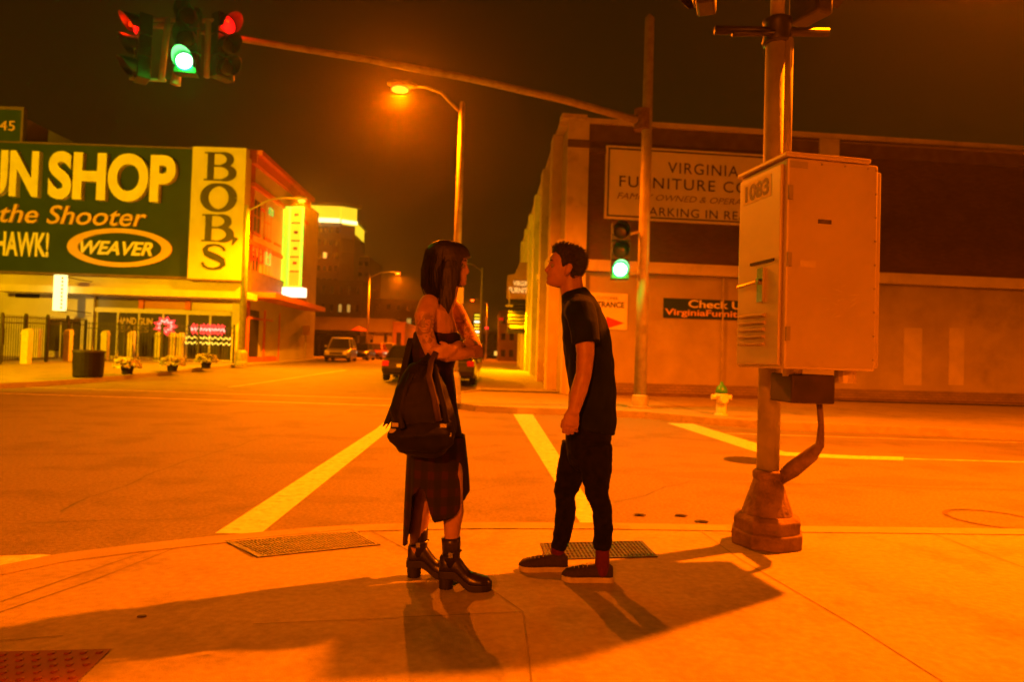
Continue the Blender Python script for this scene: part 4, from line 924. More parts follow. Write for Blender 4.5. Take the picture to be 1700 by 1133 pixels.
# ================================================================== VEHICLES
def car(label, loc, rz, col, kind='sedan', tail_on=False, head_on=False, name='parked_car', grp='cars parked down the street'):
    r = bpy.data.objects.new(name, None); COL.objects.link(r); ABS[r.name] = Vector((0, 0, 0)); tag(r, label, 'car', grp)
    H = {'sedan': 1.42, 'suv': 1.72, 'hatch': 1.5}[kind]; L = {'sedan': 4.7, 'suv': 4.7, 'hatch': 4.1}[kind]; hw = .9
    paint = pm('car_paint', col, [c*1.15 for c in col], 3, .28, coat=.6, metal=.2)
    def ring(y, w, zb, zt, k=.78): return [Vector((sx*w_, y, z_)) for sx, w_, z_ in ((-1, w*.93, zb), (1, w*.93, zb), (1, w, zb+.12), (1, w, zb+(zt-zb)*.62), (1, w*.93, zt-.04), (1, w*k, zt), (-1, w*k, zt), (-1, w*.93, zt-.04), (-1, w, zb+(zt-zb)*.62), (-1, w, zb+.12))]
    bl = .86 if kind == 'sedan' else .98
    st = [(-L/2, .78, .42, bl-.12), (-L/2+.08, .85, .3, bl), (-L/2+.5, hw, .24, bl+.03), (-L*.18, hw, .22, bl), (L*.16, hw, .22, bl-.02), (L/2-.75, hw*.99, .24, bl-.13), (L/2-.2, .84, .28, bl-.24), (L/2, .72, .4, bl-.36)]
    mb = MB(); mb.rings([ring(*s) for s in st]); bd = obj('body', mb, paint, r, smooth=False, bevel=.03)
    e = {'sedan': (-L/2+.55, -L/2+1.15, .35, 1.05), 'suv': (-L/2+.12, -L/2+.42, .4, 1.0), 'hatch': (-L/2+.1, -L/2+.5, .35, .98)}[kind]
    def gr(y, w, z): return [Vector((-w, y, z)), Vector((w, y, z))]
    def cab(s, z, wa): return wa
    mb = MB(); zt = H-.05
    b = [Vector((-hw*.86, e[0], bl-.02)), Vector((hw*.86, e[0], bl-.02)), Vector((hw*.86, e[3], bl-.06)), Vector((-hw*.86, e[3], bl-.06))]
    t = [Vector((-hw*.66, e[1], zt)), Vector((hw*.66, e[1], zt)), Vector((hw*.66, e[2], zt)), Vector((-hw*.66, e[2], zt))]
    mb.hexa(b, t); obj('windows', mb, M['glassdark'], r, bevel=.04)
    mb = MB(); mb.hexa([Vector((p.x*1.03, p.y*1.0, zt-.01)) for p in t], [Vector((p.x*.93, p.y*.97, H)) for p in t])
    for sx in (-1, 1):
        for (p, q) in ((0, 0), (3, 3)):
            bb_, tt_ = b[p], t[p]; mb.tube([(sx*abs(bb_.x)*1.01, bb_.y, bb_.z), (sx*abs(tt_.x)*1.03, tt_.y, tt_.z)], .045, 5)
        ym = (t[0].y+t[2].y)/2-.1; mb.tube([(sx*hw*.87, ym, bl), (sx*hw*.67, ym, zt)], .04, 5)
    obj('roof', mb, paint, r)
    for sx in (-1, 1):
        for y in (-L*.30, L*.31):
            mb = MB(); cc = Vector((sx*(hw-.12), y, .33)); rg = []
            for rr, xx in ((.2, -.11), (.31, -.11), (.33, -.08), (.33, .08), (.31, .11), (.2, .11)): rg.append([cc+Vector((sx*xx, rr*math.cos(k*math.pi/9), rr*math.sin(k*math.pi/9))) for k in range(18)])
            mb.rings(rg); w = obj('wheel', mb, M['rubber'], r)
            mb = MB(); mb.rings([[cc+Vector((sx*xx, rr*math.cos(k*math.pi/5), rr*math.sin(k*math.pi/5))) for k in range(10)] for rr, xx in ((.2, .05), (.2, .118), (.08, .125))]); obj('rim', mb, M['rim'], w)
        mb = MB(); mb.box(sx*.48 if sx > 0 else -.8, L/2-.2, bl-.36, .8 if sx > 0 else -.48, L/2-.03, bl-.22); obj('headlight', mb, M['head_on'] if head_on else M['head_off'], r, bevel=.03)
        mb = MB(); mb.box(.56 if sx > 0 else -.84, -L/2-.005, bl-.28, .84 if sx > 0 else -.56, -L/2+.2, bl-.06); obj('tail_light', mb, M['tail'] if tail_on else M['tailoff'], r, bevel=.03)
        mb = MB(); mb.box(sx*.98-.08, e[3]-.35, bl+.02, sx*.98+.08, e[3]-.22, bl+.17); obj('mirror', mb, paint, r, bevel=.03)
    mb = MB(); mb.box(-.80, -L/2-.07, .34, .80, -L/2+.1, .52); obj('bumper', mb, M['pot'], r, bevel=.03); mb = MB(); mb.box(-.76, L/2-.1, .3, .76, L/2+.06, .46); obj('bumper', mb, M['pot'], r, bevel=.03)
    mb = MB(); mb.box(-.26, -L/2-.085, .56, .26, -L/2-.0, .68); obj('licence_plate', mb, M['plate'], r)
    mb = MB(); mb.box(-.45, L/2-.06, bl-.48, .45, L/2+.01, bl-.34); obj('grille', mb, M['pot'], r)
    r.location = loc; r.rotation_euler = (0, 0, rz); return r
def ck(x, y): return (x, y, ter(y))
car('light tan suv at the head of the row of parked cars, grille towards us', ck(-10.55, 50), math.pi+.06, (.36, .33, .26), 'suv')
for i, (x, y, c, k, l, on) in enumerate([(-10.4, 57, (.03, .03, .03), 'sedan', 'dark sedan second in the row behind the tan suv', 0), (-10.45, 64.5, (.25, .03, .02), 'hatch', 'red hatchback third in the row of parked cars', 0), (-10.4, 72, (.30, .28, .24), 'suv', 'pale suv fourth in the row of parked cars', 0),
        (-10.4, 79, (.04, .04, .05), 'sedan', 'dark sedan fifth in the row of parked cars', 0), (-10.3, 88, (.3, .05, .03), 'sedan', 'far red sedan near the end of the row', 0)]):
    car(l, ck(x, y), math.pi, c, k)
car('dark sedan seen from behind, its tail light left of the woman', ck(-3.15, 28.6), 0, (.035, .035, .03), 'sedan', tail_on=True)
car('dark green suv parked at the kerb just right of the woman', ck(-1.28, 27.5), 0, (.02, .035, .02), 'suv')
for i, (x, y) in enumerate([(-1.6, 62), (-1.5, 72), (-4.2, 84), (-6.6, 92)]):
    car(['dark car parked at the store side beyond the green suv', 'second dark car parked at the store side', 'distant car driving towards us with headlights lit', 'distant car with lit headlights in the far lane'][i], ck(x, y), 0 if i < 2 else math.pi, (.03, .03, .03), 'sedan', tail_on=i < 2, head_on=i > 1, grp='distant cars down the street')

# ================================================================== TRAFFIC SIGNALS
def signal_head(o, axis, lit, label=None, grp=None, back=False, scale=1.0, r=None):
    """three section head, o = centre, axis = direction it faces"""
    own = r is None
    o = Vector(o); ax = Vector(axis).normalized(); sd = Vector((-ax.y, ax.x, 0)).normalized(); k = scale
    if own: r = root('traffic_signal', o-Vector((0, 0, .55*k)), label, 'traffic light', grp)
    q = lambda a, b, c: o+ax*a*k+sd*b*k+Vector((0, 0, c*k))
    def bx(mb, a0, a1, b0, b1, c0, c1): mb.hexa([q(a0, b0, c0), q(a1, b0, c0), q(a1, b1, c0), q(a0, b1, c0)], [q(a0, b0, c1), q(a1, b0, c1), q(a1, b1, c1), q(a0, b1, c1)])
    mb = MB()
    for z in (.355, 0, -.355): bx(mb, -.13, .07, -.17, .17, z-.17, z+.17)
    hs = obj('housing', mb, M['mastsig'], r, bevel=.02)
    if back: mb = MB(); bx(mb, .0, .012, -.30, .30, -.68, .68); obj('backplate', mb, M['mastsig'], r)
    for nm, z, m0, m1 in (('red_lens', .355, 'lensoff_r', 'lens_r'), ('amber_lens', 0, 'lensoff', 'lensoff'), ('green_lens', -.355, 'lensoff', 'lens_g')):
        on = lit and nm.startswith(lit); mb = MB(); rg = []
        for rr, a in ((.14, .07), (.12, .095), (.07, .11), (.01, .115)): rg.append([q(a, rr*math.cos(t*math.pi/9), z+rr*math.sin(t*math.pi/9)) for t in range(18)])
        mb.rings(rg); lo_ = obj(nm, mb, M[m1] if on else M[m0], r, smooth=True)
        if on and nm[0] == 'g':
            mb = MB(); mb.rings([[q(a, rr*math.cos(t*math.pi/9), z+rr*math.sin(t*math.pi/9)) for t in range(18)] for rr, a in ((.118, .098), (.118, .112), (.07, .122), (.01, .126))]); obj('bulb', mb, M['lens_gw'], lo_, smooth=True)
        mb = MB(); rg = []
        for t in range(-3, 22):
            an = math.pi*t/18; cs, sn = math.cos(an), math.sin(an); ln = .27*max(.25, .55+.45*sn)
            rg.append([q(.07, .16*cs, z+.16*sn), q(.07+ln, .155*cs, z+.155*sn), q(.07+ln, .148*cs, z+.148*sn), q(.07, .15*cs, z+.15*sn)])
        mb.rings(rg); obj('visor', mb, M['mastsig'], r)
        if on:
            l = bpy.data.lights.new('signal_light', 'POINT'); l.energy = 120 if nm[0] == 'g' else 12; l.color = (.01, 1, .04) if nm[0] == 'g' else (1, .01, 0); l.shadow_soft_size = .07
            lo = bpy.data.objects.new('signal_light', l); COL.objects.link(lo); lo.parent = r; lo.location = q(.24, 0, z-.02)-ABS[r.name]
    return r
# mast pole at the far corner
mp = gnd(1062, 678, .14, False)
ms = root('signal_mast', mp, 'tall slim steel mast on the far corner carrying a long signal arm', 'signal mast')
mb = MB(); mb.lathe(mp, [(.30, 0), (.30, .05), (.2, .06), (.19, .3), (.14, .34)], 16); obj('base', mb, M['galv'], ms)
mb = MB(); mb.lathe(mp, [(.155, .3), (.115, 9.6), (.02, 9.7)], 16); obj('pole', mb, M['galv'], ms, smooth=True)
Ya = mp.y; pa = at(1066, 199, Ya); Yh = 12.2
ph = at(398, 64, Yh+.25); ends = at(205, 30, Yh-.15)
pts = [pa+Vector((0, 0, -.04)), pa.lerp(ph, .25)+Vector((0, 0, .10)), pa.lerp(ph, .5)+Vector((0, 0, .14)), pa.lerp(ph, .75)+Vector((0, 0, .10)), ph, at(300, 45, Yh+.1), at(215, 40, Yh)]
mb = MB(); mb.tube(pts, [.095, .085, .075, .065, .055, .05, .045], 12); obj('arm', mb, M['galv'], ms, smooth=True)
mb = MB(); mb.lathe(pa-Vector((0, 0, .25)), [(.2, 0), (.2, .5)], 14); obj('collar', mb, M['rust'], ms)
# hanging cluster: two heads side-on and one facing us
hang = 'signal heads hung together at the end of the long arm'
z0 = lambda px, py, Y: at(px, py, Y)
hc = at(309, 78, Yh-.1); signal_head(at(311, 68, Yh-.25), (.12, -1, -.0), 'green', 'signal head showing green in the middle of the hanging cluster', hang, scale=1.12)
signal_head(at(234, 80, Yh), (-.80, -.6, 0), 'red', 'signal head at the outer end of the cluster, facing away to the side street', hang, scale=1.1)
signal_head(at(372, 78, Yh+.1), (.85, -.55, 0), 'red', 'signal head showing red, the one beside the arm', hang, scale=1.1)
hg = root('signal_bracket', at(300, 60, Yh), 'brown steel frame that holds the three signal heads on the arm', 'signal bracket', )
mb = MB()
for (x0, y0, x1, y1) in ((279, 30, 268, 132), (346, 35, 343, 128)):
    a = at(x0, y0, Yh-.02); b = at(x1, y1, Yh-.02); mb.tube([a, b], .055, 8)
a = at(283, 130, Yh); mb.tube([at(215, 130, Yh), at(275, 133, Yh)], .03, 6); mb.tube([at(240, 32, Yh), at(380, 34, Yh)], .035, 6); mb.tube([at(296, 110, Yh-.1), at(291, 140, Yh-.1)], [.06, .09], 8)
obj('tubing', mb, M['galv'], hg, smooth=True)
# green signal on the side of the far mast
sg2 = signal_head(at(1030, 417, Ya-.3), (-.12, -1, 0), 'green', 'green signal mounted low on the left side of the far mast', None, scale=1.3)
mb = MB(); mb.tube([at(1034, 392, Ya-.2), at(1062, 385, Ya)], .035, 6); mb.tube([at(1034, 455, Ya-.2), at(1062, 455, Ya)], .035, 6); obj('bracket', mb, M['galv'], sg2)

# ---- near pole with flared base and cabinet
npb = gnd(1272, 903, .12, False)
np_ = root('signal_pole', npb, 'near signal pole on a flared iron base behind the grey cabinet', 'signal pole')
mb = MB(); n = 8
prof = [(.225, 0), (.23, .09), (.212, .10), (.217, .17), (.19, .195), (.15, .225), (.086, .42), (.094, .43), (.094, .465), (.08, .475)]
mb.lathe(npb, prof[:5], 8); mb.lathe(npb, [(.16, .19)]+prof[5:], 20); obj('base', mb, M['rust'], np_, bevel=.006)
mb = MB(); mb.lathe(npb, [(.07, .46), (.07, 3.42)], 20); mb.lathe(npb+Vector((0, 0, 3.42)), [(.045, 0), (.045, 1.6)], 16); obj('pole', mb, M['galv'], np_, smooth=True)
tp_ = npb+Vector((0, 0, 1.9))
mb = MB(); pc = at(1300, 110, npb.y); mb.tube([Vector((npb.x+.055, npb.y-.05, 2.3)), Vector((npb.x+.055, npb.y-.05, 3.4))], .032, 10)
obj('conduit', mb, pm('painted_conduit', (.2, .18, .15), (.26, .24, .2), 6, .8), np_, smooth=True)
mb = MB(); zc = at(1290, 52, npb.y).z
mb.lathe((npb.x, npb.y, zc-.09), [(.088, 0), (.095, .02), (.088, .06), (.088, .13), (.095, .16), (.06, .18)], 16)
mb.tube([(npb.x-.42, npb.y-.02, zc-.02), (npb.x+.33, npb.y-.02, zc+.0)], .03, 8); mb.tube([(npb.x-.33, npb.y-.1, zc-.08), (npb.x, npb.y-.05, zc-.03)], .02, 8)
obj('bracket', mb, M['mastsig'], np_, smooth=True)
signal_head(at(1168, -36, npb.y-.0)+Vector((0, 0, .12)), (-.9, .35, 0), None, 'unlit signal head left of the near pole, cut by the top edge', 'signal heads on the near pole', scale=.62)
signal_head(at(1350, -30, npb.y)+Vector((0, 0, .12)), (.9, .4, 0), None, 'unlit signal head right of the near pole, cut by the top edge', 'signal heads on the near pole', scale=.72)
# cabinet
ck_ = at(1301, 610, 3.78); ca = R(9); cu = Vector((math.cos(ca), math.sin(ca), 0)); cv = Vector((-math.sin(ca), math.cos(ca), 0))
PCf = Plane((ck_.x, 3.78), (cu.x, cu.y)); PC = Plane((ck_.x, 3.78), (-cv.x, -cv.y)); CD = .50
cz0 = at(1310, 613, 3.78).z; cz1 = at(1345, 262, 3.78).z; CW = PCf.px(1456, 450)[0]
cb = root('signal_cabinet', PCf.pt(CW/2, cz0, -CD/2), 'scuffed grey metal control cabinet mounted on the near pole, numbered 1083', 'cabinet')
mb = MB(); mb.pbox(PCf, 0, CW, cz0, cz1, -CD, 0); obj('body', mb, M['cabinet'], cb, bevel=.012)
mb = MB(); mb.pbox(PCf, -.02, CW-.06, cz1+.002, cz1+.03, -CD-.02, .015); obj('lid', mb, M['cabinet'], cb, bevel=.008)
mb = MB(); mb.pbox(PCf, CW+.002, CW+.045, cz0+.02, cz1-.03, -CD, -.03); obj('side_flange', mb, M['cabinet'], cb, bevel=.008)
for z in (cz0+.2, cz0+.62, cz1-.2):
    mb = MB(); mb.pbox(PCf, .004, .03, z-.04, z+.04, .0, .012); obj('hinge', mb, M['galv'], cb)
mb = MB()
for k in range(9): mb.pbox(PCf, CW-.022, CW-.012, cz0+.06+k*.138, cz0+.07+k*.138, .0, .005)
for k in range(4): mb.pbox(PCf, .06+k*.15, .07+k*.15, cz1-.03, cz1-.02, .0, .005)
obj('rivets', mb, M['galv'], cb)
mb = MB(); mb.pbox(PC, -CD+.02, -.03, cz0+.02, cz1-.03, .002, .022); dr = obj('door', mb, M['cabinet'], cb, bevel=.006)
mb = MB()
for k in range(5): 
    z = cz0+.13+.042*k; a_ = -.44; b_ = -.16
    mb.hexa([PC.pt(a_, z, .02), PC.pt(b_, z, .02), PC.pt(b_, z+.012, .046), PC.pt(a_, z+.012, .046)], [PC.pt(a_, z+.028, .02), PC.pt(b_, z+.028, .02), PC.pt(b_, z+.018, .046), PC.pt(a_, z+.018, .046)])
obj('louvre', mb, M['cabinet'], dr)
zh = at(1262, 455, 4.0).z
mb = MB(); mb.pbox(PC, -.23, -.17, zh-.17, zh+.03, .022, .04); mb.tube([PC.pt(-.2, zh-.05, .05), PC.pt(-.42, zh-.065, .055)], .011, 6); mb.tube([PC.pt(-.2, zh-.05, .02), PC.pt(-.2, zh-.05, .06)], .018, 8); obj('handle', mb, M['chrome'], dr)
mb = MB(); mb.pbox(PC, -.33, -.08, zh+.06, zh+.075, .022, .03); obj('slot', mb, M['void'], dr)
st = MB(); zst = at(1250, 312, 4.0).z; st.pbox(PC, -.43, -.13, zst-.065, zst+.065, .022, .024); so = obj('number_sticker', st, pm('sticker', (.68, .65, .55)), dr)
lettering(so, '1083', PC, (-.41, zst-.05, -.15, zst+.05), .0245, M['black'], .0012, offset=.03)
lt_ = pm('scuff', (.55, .50, .40)); 
for nm, (x0, y0, x1, y1), m in (('label_plate', (1358, 365, 1380, 372), M['joint']), ('label_plate', (1328, 433, 1354, 444), lt_), ('label_plate', (1311, 268, 1341, 279), M['galv'])):
    s0, z0, s1, z1 = PCf.rect(x0, y0, x1, y1); mb = MB(); mb.pbox(PCf, s0, s1, z0, z1, .0005, .003); obj(nm, mb, m, cb)
mb = MB(); rnd = random.Random(3)
for k in range(26):
    x = CW-.22+rnd.gauss(0, .06); z = cz0+.42+rnd.gauss(0, .05); L = rnd.uniform(.01, .06); an = rnd.gauss(.1, .5); w = rnd.uniform(.001, .004)
    dx, dz = math.cos(an)*L, math.sin(an)*L
    mb.add([PCf.pt(x-dx, z-dz, .0015+k*.00001), PCf.pt(x+w, z-w, .0015+k*.00001), PCf.pt(x+dx, z+dz, .0015+k*.00001), PCf.pt(x-w, z+w, .0015+k*.00001)], [(0, 1, 2, 3)])
obj('scuff_marks', mb, lt_, cb)
mb = MB()
for z in (cz0+.02, cz1-.1): mb.box(npb.x-.1, npb.y-.16, z, npb.x+.1, npb.y+.085, z+.07)
obj('mounting_band', mb, M['galv'], cb)
# under the cabinet
mb = MB(); p0 = at(1300, 618, 3.95); 
mb.box(npb.x-.06, 3.92, cz0-.20, npb.x+.20, 4.22, cz0-.03); jb = None
r = root('junction_box', (npb.x+.07, 4.07, cz0-.2), 'dark metal box hanging under the grey cabinet', 'junction box'); obj('box', mb, pm('junction_dark', (.03, .02, .014), (.05, .03, .02), 8, .7), r, bevel=.01)
mb = MB(); mb.lathe((npb.x-.02, 4.0, cz0-.045), [(.055, 0), (.055, .045)], 14); obj('fitting', mb, M['cabinet'], r); mb = MB(); mb.lathe((npb.x+.30, 4.0, cz0-.075), [(.06, 0), (.06, .075)], 14); obj('fitting', mb, M['cabinet'], r, smooth=False)
mb = MB(); fx = npb.x
mb.tube([(fx+.17, 4.05, cz0-.18), (fx+.20, 4.08, cz0-.34), (fx+.215, 4.12, cz0-.46), (fx+.19, 4.18, cz0-.53), (fx+.12, 4.28, cz0-.64), (fx+.05, 4.36, cz0-.74)], [.018, .018, .026, .045, .052, .03], 14)
obj('conduit', mb, M['rust'], r, smooth=True)

# hydrant
hp = gnd(1197, 690, .14, False); r = root('fire_hydrant', hp, 'white fire hydrant with a green bonnet on the far sidewalk', 'fire hydrant')
mb = MB(); mb.lathe(hp, [(.15, 0), (.15, .03), (.11, .04), (.105, .34), (.12, .38), (.15, .42), (.15, .46), (.12, .48)], 18); obj('barrel', mb, M['hyd'], r, smooth=False)
mb = MB(); mb.lathe(hp+Vector((0, 0, .48)), [(.13, 0), (.125, .08), (.09, .16), (.035, .2), (.03, .26)], 18); obj('bonnet', mb, M['hydgreen'], r, smooth=True)
for sx in (-1, 1):
    mb = MB(); mb.tube([hp+Vector((0, 0, .40)), hp+Vector((sx*.2, 0, .40))], .05, 10); mb.tube([hp+Vector((sx*.19, 0, .40)), hp+Vector((sx*.215, 0, .40))], .062, 10); obj('outlet', mb, M['hyd'], r)
mb = MB(); mb.tube([hp+Vector((0, 0, .36)), hp+Vector((0, -.19, .36))], .075, 12); mb.tube([hp+Vector((0, -.18, .36)), hp+Vector((0, -.215, .36))], .085, 12); obj('front_outlet', mb, M['hyd'], r)

# ================================================================== PEOPLE
def head(mb, c, f, up_, sc=1.0, fem=False, grow=None, n=48, m=36):
    """face / skull height field. c = centre, f = facing, grow(theta,h) extra radius (None = skin)"""
    f = Vector(f).normalized(); up_ = Vector(up_).normalized(); sd = up_.cross(f).normalized(); f = sd.cross(up_)
    T = [(0, .060, -.030, .022), (.03, .078, -.01, .034), (.08, .087, .02, .044), (.14, .085, .045, .052), (.2, .086, .06, .057), (.3, .086, .072, .062), (.4, .087, .086, .068), (.5, .086, .096, .073), (.6, .091, .102, .077), (.7, .090, .104, .078), (.8, .080, .098, .074), (.9, .056, .078, .058), (.96, .034, .052, .038), (1, .006, .008, .006)]
    NB = [(.26, 0), (.29, .008), (.325, .020), (.36, .023), (.42, .015), (.50, .006), (.56, .001), (.6, 0)]
    LB = [(0, 0), (.04, .004), (.08, .003), (.115, -.005), (.15, .003), (.17, .006), (.192, .001), (.212, .007), (.24, .001), (.27, 0)]
    def tab(t, h, j=1):
        for a, b in zip(t, t[1:]):
            if h <= b[0]: q = (h-a[0])/(b[0]-a[0]+1e-9); return a[j]+(b[j]-a[j])*max(0, q)
        return t[-1][j]
    Hh = .228*sc; rg = []
    for i in range(m+1):
        h = i/m; F, B, Wd = [tab(T, h, j)*sc for j in (1, 2, 3)]; q = []
        for k in range(n):
            th = 2*math.pi*k/n; a = abs((th+math.pi) % (2*math.pi)-math.pi)   # 0 = front
            mid = (F-B)/2 if False else 0
            x = F*math.cos(th) if math.cos(th) > 0 else B*math.cos(th)
            y = Wd*math.sin(th)*(1 if fem is False else .95)
            ex = 0
            if a < 1.0:
                ex += tab(NB, h)*math.exp(-(a/.17)**2)*sc*(.85 if fem else 1) + tab(LB, h)*math.exp(-(a/.34)**2)*sc
                ex -= .011*math.exp(-((a-.42)/.17)**2-((h-.475)/.05)**2)*sc      # eye sockets
                ex += .004*math.exp(-((a-.38)/.3)**2-((h-.57)/.03)**2)*sc        # brow
                ex += .003*math.exp(-((a-.62)/.2)**2-((h-.37)/.07)**2)*sc        # cheek
            g = grow(a, h) if grow else 0
            d = Vector((x, y)); L = max(d.length, 1e-6); d = d*((L+ex+g)/L)
            q.append(c+f*d.x+sd*d.y+up_*((h-.5)*Hh+(g*.6 if grow and h > .8 else 0)))
        rg.append(q)
    mb.rings(rg)
    if grow is None:
        for s in (-1, 1):      # ears
            e0 = c+sd*s*.070*sc-f*.008*sc+up_*(-.015*sc)
            mb.loft([e0+up_*-.03*sc-f*-.004, e0+up_*-.012*sc+sd*s*.008, e0+up_*.012*sc+sd*s*.012-f*.004, e0+up_*.03*sc+sd*s*.008-f*.004], [.007*sc, (.010*sc, .014*sc), (.009*sc, .019*sc), (.007*sc, .013*sc)], ref=sd, n=10, rnd=True)
    return f, sd, up_, Hh
def eyes(parent, c, f, up_, sc, irism):
    f = Vector(f).normalized(); up_ = Vector(up_).normalized(); sd = up_.cross(f).normalized(); f = sd.cross(up_)
    for s in (-1, 1):
        ec = c+f*.0705*sc+sd*s*.031*sc+up_*(-.006*sc); mb = MB(); mb.ball(ec, .0125*sc, 12, 8)
        e = obj('eye', mb, pm('eye_white', (.22, .20, .17), rough=.5), parent, smooth=True)
        mb = MB(); mb.ball(ec+f*.0075*sc, .0062*sc, 10, 6); obj('iris', mb, irism, e, smooth=True)
        mb = MB(); pts = [c+f*(.089-.010*abs(t)**1.5)*sc+sd*s*(.014+.034*(t+1)/2)*sc+up_*(.019+.004*(1-t*t))*sc for t in (-1, -.4, .3, 1)]
        mb.loft(pts, [.003*sc, .0045*sc, .004*sc, .002*sc], n=6, rnd=True); obj('eyebrow', mb, irism, parent, smooth=True)
def finger(mb, pts, r): mb.loft(pts, [r*1.05, r, r*.95, r*.8][:len(pts)], n=8, rnd=True)
def shoe(name, parent, heel, fwd, L, Hs, sole_t, mats, heel_block=0, collar=.075, wide=1.0, shaft=None):
    fwd = Vector(fwd).normalized(); sd = Vector((-fwd.y, fwd.x, 0)); heel = Vector(heel)
    wt = [(0, .018), (.04, .030), (.12, .036), (.3, .034), (.5, .038), (.68, .047), (.82, .046), (.92, .036), (.98, .020), (1, .006)]
    ht = [(0, collar*.8), (.06, collar), (.28, collar*.98), (.42, collar*.86), (.6, .055+.1*(collar-.075)), (.8, .042), (.92, .034), (1, .012)]
    def tb(t, x):
        for a, b in zip(t, t[1:]):
            if x <= b[0]: return a[1]+(b[1]-a[1])*(x-a[0])/(b[0]-a[0]+1e-9)
        return t[-1][1]
    def raise_(t): return heel_block*(1-sstep(.28, .62, t))
    rg = []; n = 14
    for i in range(25):
        t = i/24; w = tb(wt, t)*wide; h = tb(ht, t); c = heel+fwd*(t*L)+Vector((0, 0, sole_t+raise_(t)))
        rg.append([c+sd*(w*math.cos(math.pi*k/n)*(1 if 0 else 1))+Vector((0, 0, h*math.sin(math.pi*k/n)**.75)) for k in range(n+1)]+[c-sd*w*.8-Vector((0, 0, .004)), c+sd*w*.8-Vector((0, 0, .004))])
    mb = MB(); mb.rings(rg)
    up_o = obj(name, mb, mats[0], parent, smooth=True)
    rg = []
    for i in range(25):
        t = i/24; w = tb(wt, t)*wide+.004; c = heel+fwd*(t*L*1.02-.005); a = raise_(t)
        b0 = a*.92 if heel_block else 0
        rg.append([c+sd*w+Vector((0, 0, b0)), c+sd*w+Vector((0, 0, sole_t+a+.003)), c-sd*w+Vector((0, 0, sole_t+a+.003)), c-sd*w+Vector((0, 0, b0))])
    mb = MB(); mb.rings(rg); obj('sole', mb, mats[1], up_o, bevel=.003)
    if heel_block:
        mb = MB(); mb.loft([heel+fwd*.036+Vector((0, 0, .001)), heel+fwd*.034+Vector((0, 0, heel_block+sole_t))], [(.034, .034), (.038, .040)], ref=sd, n=14); obj('heel', mb, mats[1], up_o)
    return up_o
def wrinkle(sc, amp, seed=0, zs=1.0):
    def f(co, no):
        v = Vector((co.x*sc, co.y*sc, co.z*sc*zs+seed)); k = noise.noise(v)+.5*noise.noise(v*2.3)
        return no*(amp*k)
    return f

M['skin_m'] = skinmat('man_skin', (.27, .14, .09), (.34, .175, .115))
M['hair'] = pm('dark_hair', (.006, .004, .003), (.016, .011, .008), 160, .55, .6, 260, dist=.004)
M['hair2'] = pm('black_hair', (.005, .003, .003), (.014, .008, .006), 120, .5, .6, 260, dist=.004)
M['tee'] = pm('black_tee', (.004, .006, .004), (.009, .012, .008), 9, .95, .3, 400, spec=.15, dist=.002)
M['jeans'] = pm('black_jeans', (.003, .003, .003), (.008, .007, .007), 30, .95, .3, 500, spec=.15, dist=.002)
M['sock'] = pm('red_sock', (.055, .002, .002), (.075, .003, .003), 60, .9)
M['canvas'] = pm('shoe_canvas', (.018, .012, .01), (.03, .02, .016), 90, .85)
M['solew'] = pm('white_rubber', (.30, .28, .24), (.38, .36, .31), 30, .6)
M['leather'] = pm('boot_leather', (.012, .009, .007), (.028, .02, .015), 22, .33, .25, 60, dist=.004)
M['bootsole'] = pm('boot_sole', (.012, .009, .008), rough=.6)
# ------------------------------------------------ the man
YM = 3.66
def m_(px, py, dy=0): return at(px, py, YM+dy)
man = root('person', gnd(940, 953, .12, False), 'man in a black t-shirt and slim black trousers facing left with raised chin', 'person')
b = MB()
b.loft([m_(975, 742), m_(982, 695), m_(981, 645), m_(975, 595), m_(969, 550), m_(962, 516), m_(955, 500)],
       [(.145, .10), (.14, .095), (.135, .095), (.15, .104), (.17, .108), (.165, .085), (.09, .055)], n=24, rnd=True)
b.loft([m_(959, 508), m_(950, 486), m_(946, 460)], [(.066, .072), (.058, .064), (.056, .064)], n=18)
hc_ = m_(937, 444.5); hf = Vector((-1, -.10, .16)); hu = Vector((.14, 0, 1))
head(b, hc_, hf, hu, .98)
for s in (-1, 1):
    dy = s*.185
    if s < 0:
        A = [(965, 520, -.145), (969, 545, -.20), (972, 588, -.215), (969, 622, -.215), (961, 650, -.22), (952, 684, -.235)]
    else:
        A = [(962, 516, .15), (966, 545, .205), (968, 588, .215), (965, 625, .215), (956, 655, .19), (952, 684, .17)]
    b.loft([m_(*q) for q in A[:4]], [.058, .055, .046, .041], n=16, rnd=True)
    b.loft([m_(*q) for q in A[3:]], [(.041, .041), (.041, .043), (.024, .031)], n=16, rnd=True)
    w = A[-1]; d0 = w[2]
    b.loft([m_(w[0], w[1]-4, d0), m_(w[0]-3, w[1]+8, d0-.002*s), m_(w[0]-5, w[1]+21, d0)], [(.02, .028), (.017, .041), (.014, .042)], n=14, rnd=True)
    for i in range(4):
        fx = w[0]-16+7.0*i; ln = [15, 18, 17, 13][i]
        k0 = m_(fx+1.5, w[1]+19, d0); k1 = m_(fx, w[1]+19+ln*.62, d0-.006*s); k2 = m_(fx-.5, w[1]+19+ln, d0-.026*s*1); k3 = m_(fx+1.5, w[1]+19+ln*1.0, d0-.045*s)
        finger(b, [k0, k1, k2, k3], .0098)
    finger(b, [m_(w[0]-8, w[1]+6, d0-.012*s), m_(w[0]-17, w[1]+15, d0-.03*s), m_(w[0]-19, w[1]+25, d0-.04*s)], .0105)
LB_ = [(962, 740, .085), (948, 786, .09), (938, 820, .085), (940, 852, .085), (935, 882, .085), (926, 912, .085), (926, 935, .085)]
RB_ = [(985, 740, -.085), (990, 782, -.095), (990, 816, -.10), (1000, 850, -.10), (1001, 882, -.10), (1000, 912, -.10), (1000, 938, -.10)]
